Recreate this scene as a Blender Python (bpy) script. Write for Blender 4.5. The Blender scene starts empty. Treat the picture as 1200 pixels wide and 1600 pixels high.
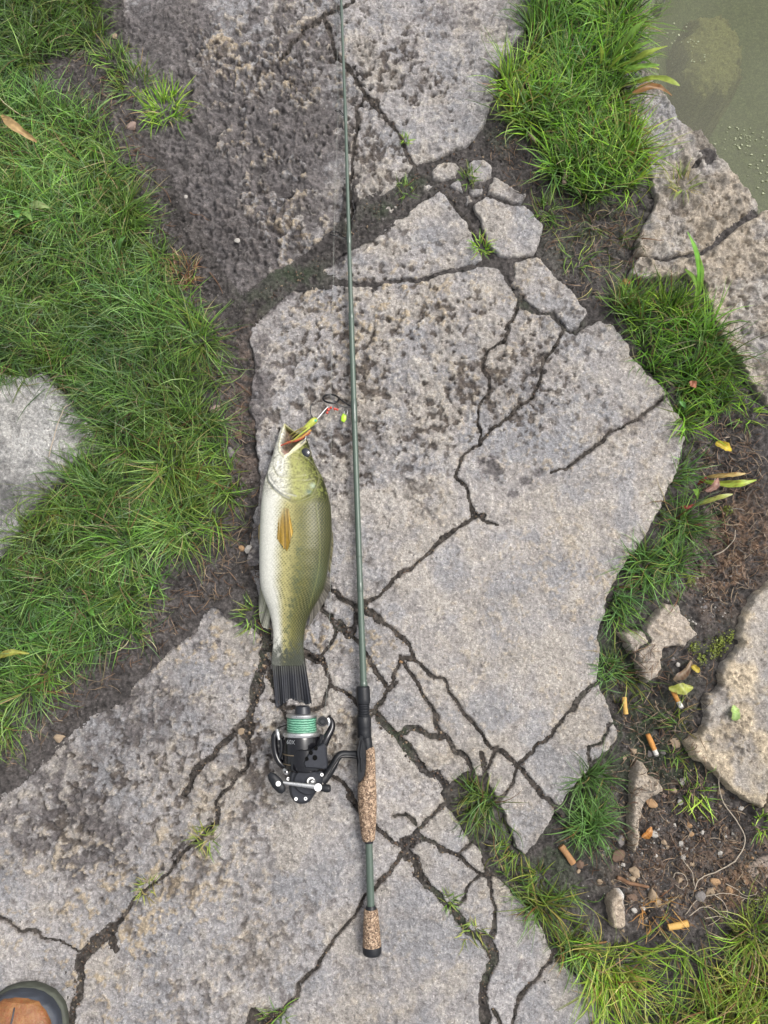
import bpy, math, random
import numpy as np
from mathutils import Vector, Matrix

random.seed(5)
rng = np.random.default_rng(11)
scene = bpy.context.scene
COL = scene.collection

# ------------------------------------------------------------------ camera, sky, sun, exposure
CAM_H, TILT, FOC = 1.2, math.radians(8.0), 1200.0
cam_data = bpy.data.cameras.new('camera')
cam_data.sensor_fit = 'VERTICAL'; cam_data.sensor_height = 24.0; cam_data.lens = 18.0
cam_data.clip_start = 0.01; cam_data.clip_end = 500.0
cam = bpy.data.objects.new('camera', cam_data); COL.objects.link(cam)
cam.location = (0, 0, CAM_H); cam.rotation_euler = (TILT, 0, 0)
scene.camera = cam

SUN_EL, SUN_AZ = math.radians(58), math.radians(62)      # azimuth clockwise from +Y (top of the picture)
world = bpy.data.worlds.new('World'); scene.world = world; world.use_nodes = True
wn = world.node_tree
bg = wn.nodes['Background']
sky = wn.nodes.new('ShaderNodeTexSky'); sky.sky_type = 'NISHITA'; sky.sun_disc = False
sky.sun_elevation = SUN_EL; sky.sun_rotation = SUN_AZ; sky.dust_density = 6.0; sky.air_density = 1.2
hs = wn.nodes.new('ShaderNodeHueSaturation'); hs.inputs['Saturation'].default_value = 0.22
wn.links.new(sky.outputs[0], hs.inputs['Color']); wn.links.new(hs.outputs[0], bg.inputs[0])
bg.inputs[1].default_value = 0.15
sd_ = bpy.data.lights.new('sun', 'SUN'); sd_.energy = 1.3; sd_.angle = math.radians(22); sd_.color = (1.0, 0.95, 0.87)
sun = bpy.data.objects.new('sun', sd_); COL.objects.link(sun)
sun.rotation_euler = (math.pi/2 - SUN_EL, 0, math.pi - SUN_AZ)
sun.location = (1, 1, 3)
scene.view_settings.view_transform = 'Standard'; scene.view_settings.look = 'None'
scene.view_settings.exposure = 0.65; scene.view_settings.gamma = 1.0
scene.cycles.max_bounces = 6; scene.cycles.transparent_max_bounces = 12

# ------------------------------------------------------------------ helpers
CT, ST = math.cos(TILT), math.sin(TILT)
def P(px, py, z=0.0):
    """photo pixel (1200 x 1600) -> world x, y on the level z"""
    u = (px - 600.0)/FOC; v = (800.0 - py)/FOC
    dy = v*CT + ST; dz = v*ST - CT
    t = (z - CAM_H)/dz
    return u*t, dy*t
def P3(px, py, z=0.0):
    x, y = P(px, py, z); return Vector((x, y, z))
def PP(pts, z=0.0):
    return np.array([P(a, b, z) for a, b in pts])

def hash2(ix, iy, seed):
    h = (ix.astype(np.int64)*374761393 + iy.astype(np.int64)*668265263 + seed*974634777) & 0xFFFFFFFF
    h = ((h ^ (h >> 13))*1274126177) & 0xFFFFFFFF
    h = ((h ^ (h >> 16))*2246822519) & 0xFFFFFFFF
    return ((h ^ (h >> 15)) & 0xFFFFFF)/float(0xFFFFFF)
def vnoise(x, y, seed):
    xi = np.floor(x); yi = np.floor(y); fx = x - xi; fy = y - yi
    fx = fx*fx*fx*(fx*(fx*6-15)+10); fy = fy*fy*fy*(fy*(fy*6-15)+10)
    xi = xi.astype(np.int64); yi = yi.astype(np.int64)
    a = hash2(xi, yi, seed); b = hash2(xi+1, yi, seed); c = hash2(xi, yi+1, seed); d = hash2(xi+1, yi+1, seed)
    return ((a*(1-fx)+b*fx)*(1-fy) + (c*(1-fx)+d*fx)*fy)*2 - 1
def fbm(x, y, sc, oc, seed, gain=0.5):
    s = 0; a = 1.0; n = 0
    for k in range(oc):
        ang = 0.6*k + seed; ca, sa = math.cos(ang), math.sin(ang)
        f = sc*2.03**k
        s = s + a*vnoise((x*ca - y*sa)*f + 17.3*k, (x*sa + y*ca)*f - 9.1*k, seed*31+k); n += a; a *= gain
    return s/n*1.5
def sstep(a, b, x):
    t = np.clip((x-a)/(b-a), 0, 1); return t*t*(3-2*t)
def mix(a, b, t):
    return a + (np.asarray(b)-a)*t[..., None]

def set_props(o, label=None, cat=None, group=None, kind=None):
    if label: o['label'] = label
    if cat: o['category'] = cat
    if group: o['group'] = group
    if kind: o['kind'] = kind
    return o
def mesh_obj(name, verts, faces, mat, parent=None, col=None, smooth=True):
    """verts Nx3, faces: list or int array (Mx3 / Mx4)"""
    me = bpy.data.meshes.new(name)
    v = np.asarray(verts, dtype=np.float32)
    if isinstance(faces, np.ndarray):
        k = faces.shape[1]; m = len(faces)
        me.vertices.add(len(v)); me.vertices.foreach_set('co', v.ravel())
        me.loops.add(m*k); me.loops.foreach_set('vertex_index', faces.astype(np.int32).ravel())
        me.polygons.add(m); me.polygons.foreach_set('loop_start', np.arange(0, m*k, k, dtype=np.int32))
        me.update(calc_edges=True)
    else:
        me.from_pydata(v.tolist(), [], faces); me.update()
    me.polygons.foreach_set('use_smooth', np.full(len(me.polygons), smooth, dtype=bool))
    if col is not None:
        at = me.attributes.new('Col', 'FLOAT_COLOR', 'POINT')
        c = np.ones((len(v), 4), dtype=np.float32); c[:, :3] = col
        at.data.foreach_set('color', c.ravel())
    if mat is not None: me.materials.append(mat)
    o = bpy.data.objects.new(name, me); COL.objects.link(o)
    if parent is not None: o.parent = parent
    return o
def empty(name, loc=(0, 0, 0)):
    o = bpy.data.objects.new(name, None); COL.objects.link(o); o.location = loc; o.empty_display_size = 0.02
    return o
class MB:
    """collects verts and faces of one mesh"""
    def __init__(s): s.v = []; s.f = []
    def add(s, v, f):
        o = len(s.v); s.v += [tuple(p) for p in v]; s.f += [tuple(i+o for i in q) for q in f]; return s
    def tube(s, pts, rad, n=10, flat=1.0, caps=True):
        pts = [Vector(p) for p in pts]; m = len(pts)
        if not hasattr(rad, '__len__'): rad = [rad]*m
        t0 = (pts[1]-pts[0]).normalized()
        up = Vector((0, 0, 1)) if abs(t0.z) < 0.9 else Vector((1, 0, 0))
        nx = t0.cross(up).normalized(); V = []; F = []
        for i in range(m):
            t = (pts[min(i+1, m-1)] - pts[max(i-1, 0)]).normalized()
            nx = (nx - t*nx.dot(t)).normalized(); ny = nx.cross(t)
            for k in range(n):
                a = 2*math.pi*k/n
                V.append(pts[i] + (nx*math.cos(a) + ny*math.sin(a)*flat)*rad[i])
        for i in range(m-1):
            for k in range(n):
                F.append((i*n+k, i*n+(k+1) % n, (i+1)*n+(k+1) % n, (i+1)*n+k))
        if caps:
            F.append(tuple(range(n-1, -1, -1))); F.append(tuple((m-1)*n+k for k in range(n)))
        return s.add(V, F)
    def prism(s, poly, z0, z1, bev=0.0):
        """closed outline (x,y) extruded z0..z1, with a bevelled upper edge"""
        n = len(poly); c = np.mean(np.array(poly), 0); V = [(x, y, z0) for x, y in poly] + [(x, y, z1-bev) for x, y in poly]
        if bev > 0:
            for x, y in poly:
                d = np.array((c[0]-x, c[1]-y)); d = d/(np.linalg.norm(d)+1e-9)*bev
                V.append((x+d[0], y+d[1], z1))
        L = 3 if bev > 0 else 2; F = []
        for l in range(L-1):
            for k in range(n): F.append((l*n+k, l*n+(k+1) % n, (l+1)*n+(k+1) % n, (l+1)*n+k))
        F.append(tuple((L-1)*n+k for k in range(n))); F.append(tuple(range(n-1, -1, -1)))
        return s.add(V, F)
    def obj(s, name, mat, parent=None, smooth=True, flat_angle=None):
        o = mesh_obj(name, s.v, s.f, mat, parent, smooth=smooth)
        if flat_angle:
            o.data.set_sharp_from_angle(angle=math.radians(flat_angle))
        return o
def spline(pts, n):
    """Catmull-Rom through points (any dimension)"""
    p = np.array(pts, float); q = np.vstack([2*p[0]-p[1], p, 2*p[-1]-p[-2]])
    out = []
    for t in np.linspace(0, len(p)-1-1e-6, n):
        i = int(t); f = t-i; a, b, c, d = q[i:i+4]
        out.append(0.5*((2*b)+(c-a)*f+(2*a-5*b+4*c-d)*f*f+(3*b-a-3*c+d)*f**3))
    return np.array(out)

# ------------------------------------------------------------------ materials
def new_mat(name):
    m = bpy.data.materials.new(name); m.use_nodes = True
    nt = m.node_tree; return m, nt, nt.nodes['Principled BSDF']
def node(nt, t, **kw):
    n = nt.nodes.new(t)
    for k, v in kw.items(): setattr(n, k, v)
    return n
def noise(nt, scale, detail=4, rough=0.6, coord='Object', dist=0.0):
    tc = node(nt, 'ShaderNodeTexCoord'); n = node(nt, 'ShaderNodeTexNoise')
    n.inputs['Scale'].default_value = scale; n.inputs['Detail'].default_value = detail
    n.inputs['Roughness'].default_value = rough; n.inputs['Distortion'].default_value = dist
    nt.links.new(tc.outputs[coord], n.inputs['Vector']); return n
def ramp(nt, src, stops):
    r = node(nt, 'ShaderNodeValToRGB'); e = r.color_ramp.elements
    while len(e) < len(stops): e.new(0.5)
    for i, (p, c) in enumerate(stops):
        e[i].position = p; e[i].color = (c, c, c, 1) if not hasattr(c, '__len__') else (*c, 1)
    nt.links.new(src, r.inputs[0]); return r
def mixc(nt, a, b, fac, mode='MIX'):
    m = node(nt, 'ShaderNodeMix', data_type='RGBA', blend_type=mode)
    for s, v in ((0, fac), (6, a), (7, b)):
        if hasattr(v, 'is_output'): nt.links.new(v, m.inputs[s])
        else: m.inputs[s].default_value = v if s == 0 else (*v, 1)
    return m.outputs[2]
def bump(nt, bs, h, strength, dist, prev=None):
    b = node(nt, 'ShaderNodeBump'); b.inputs['Strength'].default_value = strength; b.inputs['Distance'].default_value = dist
    nt.links.new(h, b.inputs['Height'])
    if prev: nt.links.new(prev.outputs[0], b.inputs['Normal'])
    nt.links.new(b.outputs[0], bs.inputs['Normal']); return b
def plain(name, colr, rough=0.5, metal=0.0, var=0.25, vscale=150, bscale=0, bstr=0.2, spec=0.5, coat=0.0):
    m, nt, bs = new_mat(name)
    n = noise(nt, vscale, 4)
    r = ramp(nt, n.outputs['Fac'], [(0.25, 1-var), (0.75, 1+var*0.6)])
    nt.links.new(mixc(nt, colr, r.outputs[0], 1.0, 'MULTIPLY'), bs.inputs['Base Color'])
    rr = ramp(nt, n.outputs['Fac'], [(0.3, max(0.02, rough*0.85)), (0.7, min(1, rough*1.2))])
    nt.links.new(rr.outputs[0], bs.inputs['Roughness'])
    bs.inputs['Metallic'].default_value = metal; bs.inputs['Specular IOR Level'].default_value = spec
    bs.inputs['Coat Weight'].default_value = coat
    if bscale:
        nb = noise(nt, bscale, 3); bump(nt, bs, nb.outputs['Fac'], bstr, 0.001)
    return m
def attr(nt, name='Col'):
    a = node(nt, 'ShaderNodeAttribute'); a.attribute_name = name; return a.outputs['Color']

def make_rock_mat():
    m, nt, bs = new_mat('weathered_limestone')
    c = attr(nt)
    n1 = noise(nt, 170, 6, 0.7); n2 = noise(nt, 520, 4, 0.7); n3 = noise(nt, 95, 5, 0.65, dist=0.6)
    r1 = ramp(nt, n1.outputs['Fac'], [(0.28, 0.60), (0.5, 1.0), (0.72, 1.38)])
    r2 = ramp(nt, n2.outputs['Fac'], [(0.3, 0.70), (0.7, 1.30)])
    c = mixc(nt, c, r1.outputs[0], 0.95, 'MULTIPLY'); c = mixc(nt, c, r2.outputs[0], 0.9, 'MULTIPLY')
    fl = ramp(nt, n3.outputs['Fac'], [(0.63, 0.0), (0.70, 0.45)])       # pale mineral flecks
    c = mixc(nt, c, (0.40, 0.37, 0.33), fl.outputs[0])
    dk = ramp(nt, n3.outputs['Fac'], [(0.29, 0.6), (0.36, 0.0)])
    c = mixc(nt, c, (0.10, 0.085, 0.075), dk.outputs[0])
    n4 = noise(nt, 300, 3, 0.55, dist=0.4); n5 = noise(nt, 235, 4, 0.6, dist=0.5)
    f4 = ramp(nt, n4.outputs['Fac'], [(0.585, 0.0), (0.635, 0.62)]); c = mixc(nt, c, mixc(nt, c, (1.75, 1.72, 1.68), 1.0, 'MULTIPLY'), f4.outputs[0])
    f5 = ramp(nt, n5.outputs['Fac'], [(0.345, 0.5), (0.405, 0.0)]); c = mixc(nt, c, mixc(nt, c, (0.30, 0.25, 0.22), 1.0, 'MULTIPLY'), f5.outputs[0])
    nt.links.new(c, bs.inputs['Base Color']); bs.inputs['Roughness'].default_value = 0.82
    bs.inputs['Specular IOR Level'].default_value = 0.35
    b1 = bump(nt, bs, n1.outputs['Fac'], 0.9, 0.005)
    b2 = bump(nt, bs, n2.outputs['Fac'], 0.8, 0.0022, b1)
    b3 = bump(nt, bs, n3.outputs['Fac'], 0.6, 0.005, b2)
    bump(nt, bs, n5.outputs['Fac'], 0.7, 0.004, b3)
    return m
def make_soil_mat():
    m, nt, bs = new_mat('dark_damp_soil')
    c = attr(nt)
    n1 = noise(nt, 230, 6, 0.75); n2 = noise(nt, 600, 3, 0.7); n3 = noise(nt, 60, 5, 0.6)
    r1 = ramp(nt, n1.outputs['Fac'], [(0.3, 0.35), (0.5, 0.9), (0.72, 2.1)])
    r3 = ramp(nt, n3.outputs['Fac'], [(0.3, 0.75), (0.7, 1.25)])
    c = mixc(nt, c, r1.outputs[0], 1.0, 'MULTIPLY'); c = mixc(nt, c, r3.outputs[0], 1.0, 'MULTIPLY')
    nt.links.new(c, bs.inputs['Base Color']); bs.inputs['Roughness'].default_value = 0.8
    bs.inputs['Specular IOR Level'].default_value = 0.4
    b1 = bump(nt, bs, n1.outputs['Fac'], 0.9, 0.005)
    bump(nt, bs, n2.outputs['Fac'], 0.7, 0.0025, b1)
    return m
def make_leaf_mat(name='grass_blade', trans=0.22, rough=0.45):
    m, nt, bs = new_mat(name)
    c = attr(nt)
    n1 = noise(nt, 90, 3)
    r1 = ramp(nt, n1.outputs['Fac'], [(0.3, 0.8), (0.7, 1.2)])
    c = mixc(nt, c, r1.outputs[0], 1.0, 'MULTIPLY')
    nt.links.new(c, bs.inputs['Base Color']); bs.inputs['Roughness'].default_value = rough
    bs.inputs['Specular IOR Level'].default_value = 0.45
    tr = node(nt, 'ShaderNodeBsdfTranslucent'); nt.links.new(c, tr.inputs[0])
    mx = node(nt, 'ShaderNodeMixShader'); mx.inputs[0].default_value = trans
    nt.links.new(bs.outputs[0], mx.inputs[1]); nt.links.new(tr.outputs[0], mx.inputs[2])
    nt.links.new(mx.outputs[0], nt.nodes['Material Output'].inputs[0])
    return m
def make_col_mat(name, rough=0.4, spec=0.5, coat=0.0, bs_scale=0, bstr=0.3, metal=0.0):
    m, nt, bs = new_mat(name)
    c = attr(nt); n1 = noise(nt, 400, 3)
    r1 = ramp(nt, n1.outputs['Fac'], [(0.3, 0.86), (0.7, 1.14)])
    nt.links.new(mixc(nt, c, r1.outputs[0], 1.0, 'MULTIPLY'), bs.inputs['Base Color'])
    bs.inputs['Roughness'].default_value = rough; bs.inputs['Specular IOR Level'].default_value = spec
    bs.inputs['Coat Weight'].default_value = coat; bs.inputs['Coat Roughness'].default_value = 0.15
    bs.inputs['Metallic'].default_value = metal
    if bs_scale: bump(nt, bs, noise(nt, bs_scale, 3).outputs['Fac'], bstr, 0.001)
    return m
def make_cork_mat():
    m, nt, bs = new_mat('burl_cork')
    tc = node(nt, 'ShaderNodeTexCoord'); v = node(nt, 'ShaderNodeTexVoronoi'); v.inputs['Scale'].default_value = 520
    nt.links.new(tc.outputs['Object'], v.inputs['Vector'])
    sp = node(nt, 'ShaderNodeSeparateColor'); nt.links.new(v.outputs['Color'], sp.inputs[0])
    r = ramp(nt, sp.outputs[0], [(0.0, (0.05, 0.032, 0.02)), (0.3, (0.135, 0.085, 0.055)), (0.65, (0.23, 0.155, 0.10)), (1.0, (0.42, 0.31, 0.215))])
    nt.links.new(r.outputs[0], bs.inputs['Base Color']); bs.inputs['Roughness'].default_value = 0.75
    bump(nt, bs, v.outputs['Distance'], 0.5, 0.0012)
    return m
def make_water_mat():
    m, nt, bs = new_mat('murky_pond_water')
    n = noise(nt, 3.0, 3, 0.5); r = ramp(nt, n.outputs['Fac'], [(0.3, (0.165, 0.17, 0.115)), (0.7, (0.235, 0.235, 0.18))])
    nt.links.new(r.outputs[0], bs.inputs['Base Color']); bs.inputs['Roughness'].default_value = 0.06
    bs.inputs['IOR'].default_value = 1.33
    nb = noise(nt, 14, 3, 0.5); bump(nt, bs, nb.outputs['Fac'], 0.12, 0.01)
    tr = node(nt, 'ShaderNodeBsdfTransparent'); tr.inputs[0].default_value = (0.62, 0.70, 0.50, 1)
    mx = node(nt, 'ShaderNodeMixShader'); mx.inputs[0].default_value = 0.68
    nt.links.new(bs.outputs[0], mx.inputs[1]); nt.links.new(tr.outputs[0], mx.inputs[2])
    nt.links.new(mx.outputs[0], nt.nodes['Material Output'].inputs[0])
    return m
M = dict(
    rock=make_rock_mat(), soil=make_soil_mat(), grass=make_leaf_mat(), leaf=make_leaf_mat('leaf', 0.25, 0.4),
    fish=make_col_mat('fish_skin', 0.33, 0.2, 0.03, 260, 0.4), fin=make_col_mat('fin_membrane', 0.45, 0.25, 0.03),
    cork=make_cork_mat(), water=make_water_mat(),
    blank=plain('green_graphite', (0.064, 0.092, 0.073), 0.45, 0.1, 0.12, 300, coat=0.12),
    wrap=plain('thread_wrap', (0.055, 0.08, 0.064), 0.4, 0.1, 0.2, 600, coat=0.5),
    black=plain('black_plastic', (0.012, 0.013, 0.016), 0.42, 0, 0.3, 200, 900, 0.1, spec=0.3),
    hole=plain('matt_black', (0.003, 0.003, 0.003), 0.9, 0, 0.1, 200, spec=0.1),
    gloss=plain('gloss_black', (0.006, 0.006, 0.008), 0.16, 0, 0.2, 120, coat=0.2, spec=0.4),
    slate=plain('slate_black_metal', (0.018, 0.020, 0.027), 0.4, 0.1, 0.2, 250, 1200, 0.08),
    silver=plain('silver_metal', (0.50, 0.50, 0.50), 0.3, 0.9, 0.1, 300),
    steel=plain('dark_steel', (0.12, 0.12, 0.12), 0.35, 0.8, 0.2, 300),
    tan=plain('bronze_line', (0.22, 0.17, 0.11), 0.4, 0.6, 0.1, 300),
    braid=plain('green_braid', (0.075, 0.235, 0.155), 0.5, 0, 0.5, 900, 1500, 0.3),
    filt=plain('cork_tipping_paper', (0.42, 0.185, 0.04), 0.7, 0, 0.3, 500, 700, 0.3),
    filt2=plain('faded_tipping_paper', (0.50, 0.30, 0.085), 0.75, 0, 0.3, 500, 700, 0.3),
    filt3=plain('weathered_tipping_paper', (0.30, 0.16, 0.07), 0.8, 0, 0.35, 400, 700, 0.4),
    paper=plain('cigarette_paper', (0.48, 0.46, 0.43), 0.8, 0, 0.25, 400, 700, 0.4),
    stale=plain('stale_paper', (0.27, 0.20, 0.16), 0.85, 0, 0.4, 300, 700, 0.5),
    ash=plain('ash', (0.16, 0.15, 0.14), 0.95, 0, 0.5, 700, 900, 0.8),
    rubber=plain('navy_rubber', (0.032, 0.038, 0.052), 0.6, 0, 0.35, 60, 500, 0.4),
    sole=plain('olive_sole_rubber', (0.050, 0.055, 0.042), 0.7, 0, 0.4, 80, 400, 0.4),
    twig=plain('brown_twig', (0.16, 0.085, 0.045), 0.8, 0, 0.4, 300, 600, 0.6),
    root=plain('pale_root', (0.34, 0.29, 0.23), 0.8, 0, 0.3, 300, 600, 0.4),
    line=plain('clear_line', (0.42, 0.44, 0.40), 0.25, 0, 0.1, 300),
    lureg=plain('chartreuse_paint', (0.36, 0.40, 0.06), 0.3, 0, 0.3, 250, coat=0.4),
    lureo=plain('olive_silicone', (0.17, 0.15, 0.035), 0.4, 0, 0.3, 300),
    lurer=plain('red_silicone', (0.33, 0.06, 0.035), 0.4, 0, 0.3, 300),
    lurey=plain('orange_silicone', (0.40, 0.21, 0.05), 0.4, 0, 0.3, 300),
    teal=plain('teal_paint', (0.06, 0.35, 0.22), 0.3, 0, 0.2, 300),
    neon=plain('neon_green_plastic', (0.36, 0.60, 0.03), 0.35, 0, 0.15, 300),
    bead=plain('red_bead', (0.48, 0.05, 0.03), 0.2, 0, 0.2, 300, coat=0.5),
    pupil=plain('fish_pupil', (0.006, 0.008, 0.012), 0.08, 0, 0.1, 300, coat=0.8),
    iris=plain('fish_iris', (0.11, 0.095, 0.045), 0.35, 0.0, 0.4, 500, coat=0.6),
    foam=plain('pale_scum', (0.36, 0.38, 0.25), 0.8, 0, 0.3, 300),
    pebble=make_col_mat('pebble_stone', 0.8, 0.35, 0, 500, 0.6),
)
def make_braid():
    m, nt, bs = new_mat('green_braid_wraps')
    tc = node(nt, 'ShaderNodeTexCoord'); w = node(nt, 'ShaderNodeTexWave'); w.bands_direction = 'Y'
    w.inputs['Scale'].default_value = 95; w.inputs['Distortion'].default_value = 3.0; w.inputs['Detail'].default_value = 3.0; w.inputs['Detail Scale'].default_value = 2.0
    nt.links.new(tc.outputs['Object'], w.inputs['Vector'])
    r = ramp(nt, w.outputs['Fac'], [(0.1, (0.03, 0.12, 0.075)), (0.55, (0.07, 0.24, 0.155)), (0.95, (0.20, 0.42, 0.30))])
    nt.links.new(r.outputs[0], bs.inputs['Base Color']); bs.inputs['Roughness'].default_value = 0.45
    bump(nt, bs, w.outputs['Fac'], 0.5, 0.0006); return m
M['braid'] = make_braid()
def make_leather():
    m, nt, bs = new_mat('tan_leather')
    n = noise(nt, 26, 6, 0.6, dist=0.8); r = ramp(nt, n.outputs['Fac'], [(0.3, (0.10, 0.042, 0.014)), (0.55, (0.20, 0.088, 0.028)), (0.8, (0.29, 0.145, 0.05))])
    w = noise(nt, 85, 5, 0.6, dist=2.5); rr = ramp(nt, w.outputs['Fac'], [(0.47, 0.0), (0.5, 0.85), (0.53, 0.0)])
    c = mixc(nt, r.outputs[0], (0.20, 0.035, 0.016), rr.outputs[0])
    nt.links.new(c, bs.inputs['Base Color']); bs.inputs['Roughness'].default_value = 0.42
    bb = bump(nt, bs, noise(nt, 420, 4).outputs['Fac'], 0.5, 0.0015); bump(nt, bs, w.outputs['Fac'], 0.5, 0.003, bb); return m
M['leather'] = make_leather()

# ------------------------------------------------------------------ ground grid
CELL = 0.0020
def axis(lo, hi, far=3.0, growth=1.065):
    core = np.arange(lo, hi, CELL); a = []; s = CELL; p = core[-1]
    while p - core[-1] < far: s *= growth; p += s; a.append(p)
    for k in range(9): s *= 1.55; p += s; a.append(p)
    b = []; s = CELL; p = core[0]
    while core[0] - p < far: s *= growth; p -= s; b.append(p)
    for k in range(9): s *= 1.55; p -= s; b.append(p)
    return np.array(b[::-1] + list(core) + a)
xs = axis(-0.70, 0.70); ys = axis(-0.61, 1.11)
X, Y = np.meshgrid(xs, ys); NY, NX = X.shape
Xw = X + 0.0050*fbm(X, Y, 45, 3, 1) + 0.0016*vnoise(X*230, Y*230, 3)
Yw = Y + 0.0050*fbm(X, Y, 45, 3, 2) + 0.0016*vnoise(X*230, Y*230, 4)

def sub(x0, x1, y0, y1):
    return slice(max(0, np.searchsorted(ys, y0)-1), np.searchsorted(ys, y1)+1), slice(max(0, np.searchsorted(xs, x0)-1), np.searchsorted(xs, x1)+1)
def segd(A, B, qx, qy):
    d = B-A; L = d@d + 1e-12
    t = np.clip(((qx-A[0])*d[0] + (qy-A[1])*d[1])/L, 0, 1)
    return np.hypot(qx-A[0]-t*d[0], qy-A[1]-t*d[1]), t
def poly_sd(poly, pad=0.05, warp=1.0, qx=None, qy=None):
    """signed distance (positive inside), clipped to +-pad"""
    grid = qx is None
    if grid: qx = X+(Xw-X)*warp; qy = Y+(Yw-Y)*warp
    D = np.full(qx.shape, pad); ins = np.zeros(qx.shape, bool); n = len(poly)
    for i in range(n):
        A, B = poly[i], poly[(i+1) % n]
        if grid:
            s = sub(min(A[0], B[0])-pad-.01, max(A[0], B[0])+pad+.01, min(A[1], B[1])-pad-.01, max(A[1], B[1])+pad+.01)
            D[s] = np.minimum(D[s], segd(A, B, qx[s], qy[s])[0])
        else:
            D = np.minimum(D, segd(A, B, qx, qy)[0])
        if A[1] != B[1]:
            c = ((A[1] > qy) != (B[1] > qy)) & (qx < (B[0]-A[0])*(qy-A[1])/(B[1]-A[1]) + A[0])
            ins ^= c
    return np.where(ins, D, -D)
def blobs(lst, k=0.00105, gain=1.0):
    f = np.zeros(X.shape)
    for b in lst:
        px, py, r, a = b[:4]; ry = b[4] if len(b) > 4 else r
        x, y = P(px, py)
        s = sub(x-3*r*k, x+3*r*k, y-3*ry*k, y+3*ry*k)
        f[s] += a*np.exp(-((Xw[s]-x)/(r*k))**2 - ((Yw[s]-y)/(ry*k))**2)
    return f*gain

# rock outlines, traced on the photograph (pixels), one per mass
LEDGE_UP = [(175,-300),(850,-300),(838,0),(830,30),(812,55),(790,90),(783,110),(777,143),(762,173),(757,200),(727,230),(700,236),(683,247),(663,252),(648,262),(638,278),(612,298),(598,306),(570,318),(556,335),(535,352),(500,385),(470,405),(440,425),(400,455),(375,470),(350,440),(320,390),(290,330),(265,290),(240,230),(205,180),(190,120),(185,60)]
LEDGE_MID = [(690,298),(712,325),(728,347),(738,370),(750,392),(755,404),(715,417),(690,423),(650,432),(600,438),(560,439),(505,434),(498,415),(530,392),(548,380),(580,368),(600,352),(630,340),(660,315)]
LEDGE = [(455,445),(500,440),(550,446),(600,443),(650,438),(690,429),(717,422),(745,413),(768,414),(788,428),(798,447),(808,468),(812,480),(835,490),(858,492),(884,516),(900,520),(915,512),(935,500),(955,505),(980,530),(990,560),(1012,580),(1045,612),(1055,640),(1071,662),(1072,685),(1062,730),(1046,760),(1030,800),(1010,840),(985,872),(965,900),(946,940),(936,985),(938,1010),(932,1060),(946,1090),(962,1130),(967,1150),(950,1180),(925,1196),(905,1225),(870,1270),(840,1315),(822,1338),(808,1328),(798,1300),(785,1268),(770,1240),(755,1215),(745,1212),(730,1205),(715,1215),(700,1228),(690,1240),(700,1262),(720,1292),(745,1325),(765,1350),(790,1385),(815,1410),(845,1437),(862,1478),(872,1500),(905,1530),(930,1552),(946,1600),(960,1700),(960,2100),(-700,2100),(-600,1330),(-200,1290),(0,1240),(20,1225),(50,1200),(80,1165),(120,1135),(150,1110),(190,1090),(200,1062),(230,1045),(250,1020),(270,1000),(300,985),(310,955),(335,940),(365,958),(385,975),(410,988),(420,965),(402,932),(385,880),(395,820),(405,760),(400,700),(390,640),(396,560),(386,530),(390,510),(405,490),(430,465)]
PLATE_A = [(742,318),(760,307),(790,317),(818,320),(835,335),(851,353),(845,377),(836,395),(800,403),(780,398),(762,378),(752,352)]
PLATE_B = [(803,412),(838,401),(852,415),(880,443),(902,462),(920,490),(906,512),(888,514),(864,490),(842,485),(816,468),(799,444)]
SMALL = [[(672,268),(690,256),(712,252),(717,262),(712,275),(690,283),(676,280)],
         [(729,255),(742,246),(758,248),(768,258),(766,275),(755,288),(738,287),(727,272)],
         [(701,287),(714,277),(722,285),(726,300),(712,298)],
         [(730,293),(745,290),(758,293),(754,302),(738,304)],
         [(726,303),(737,304),(740,315),(730,318)],
         [(762,302),(769,274),(785,283),(805,292),(822,302),(816,314),(790,312)],
         [(658,290),(668,286),(678,291),(672,299),(661,299)],
         [(595,330),(608,318),(625,322),(612,336),(598,342)]]
ROCK_GRASS = [(-420,560),(-200,600),(0,593),(33,597),(67,593),(77,603),(100,630),(110,653),(133,663),(147,697),(127,710),(100,727),(77,757),(60,783),(40,813),(17,840),(0,863),(-60,900),(-250,930),(-430,860)]
SHORE_A = [(968,105),(1013,118),(1033,141),(1047,157),(1063,177),(1083,200),(1097,200),(1120,220),(1133,240),(1157,263),(1170,283),(1190,308),(1195,321),(1162,345),(1130,371),(1097,397),(1070,401),(1030,407),(990,402),(992,375),(1010,345),(1022,310),(1015,278),(1002,250),(985,220),(975,185)]
SHORE_B = [(1196,323),(1163,348),(1130,371),(1097,398),(1072,402),(1035,408),(998,404),(978,432),(1000,443),(1040,440),(1070,432),(1100,440),(1112,480),(1118,520),(1150,560),(1168,592),(1186,622),(1205,640),(1260,650),(1340,640),(1480,560),(1500,470),(1400,420),(1280,360)]
SLAB_R = [(1260,880),(1205,900),(1187,920),(1172,930),(1165,940),(1150,965),(1152,985),(1145,1017),(1125,1040),(1117,1052),(1120,1070),(1097,1092),(1100,1125),(1092,1145),(1070,1153),(1072,1170),(1080,1187),(1097,1196),(1124,1222),(1141,1239),(1164,1256),(1185,1267),(1193,1277),(1215,1280),(1300,1290),(1420,1200),(1440,1020),(1360,900)]
HEART = [(967,986),(982,983),(1005,982),(1016,965),(1025,950),(1040,941),(1062,942),(1070,957),(1085,977),(1094,992),(1080,1005),(1072,1015),(1050,1014),(1040,1017),(1036,1035),(1040,1047),(1030,1060),(1010,1069),(1005,1055),(997,1040),(992,1027),(982,1017),(972,997)]
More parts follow.
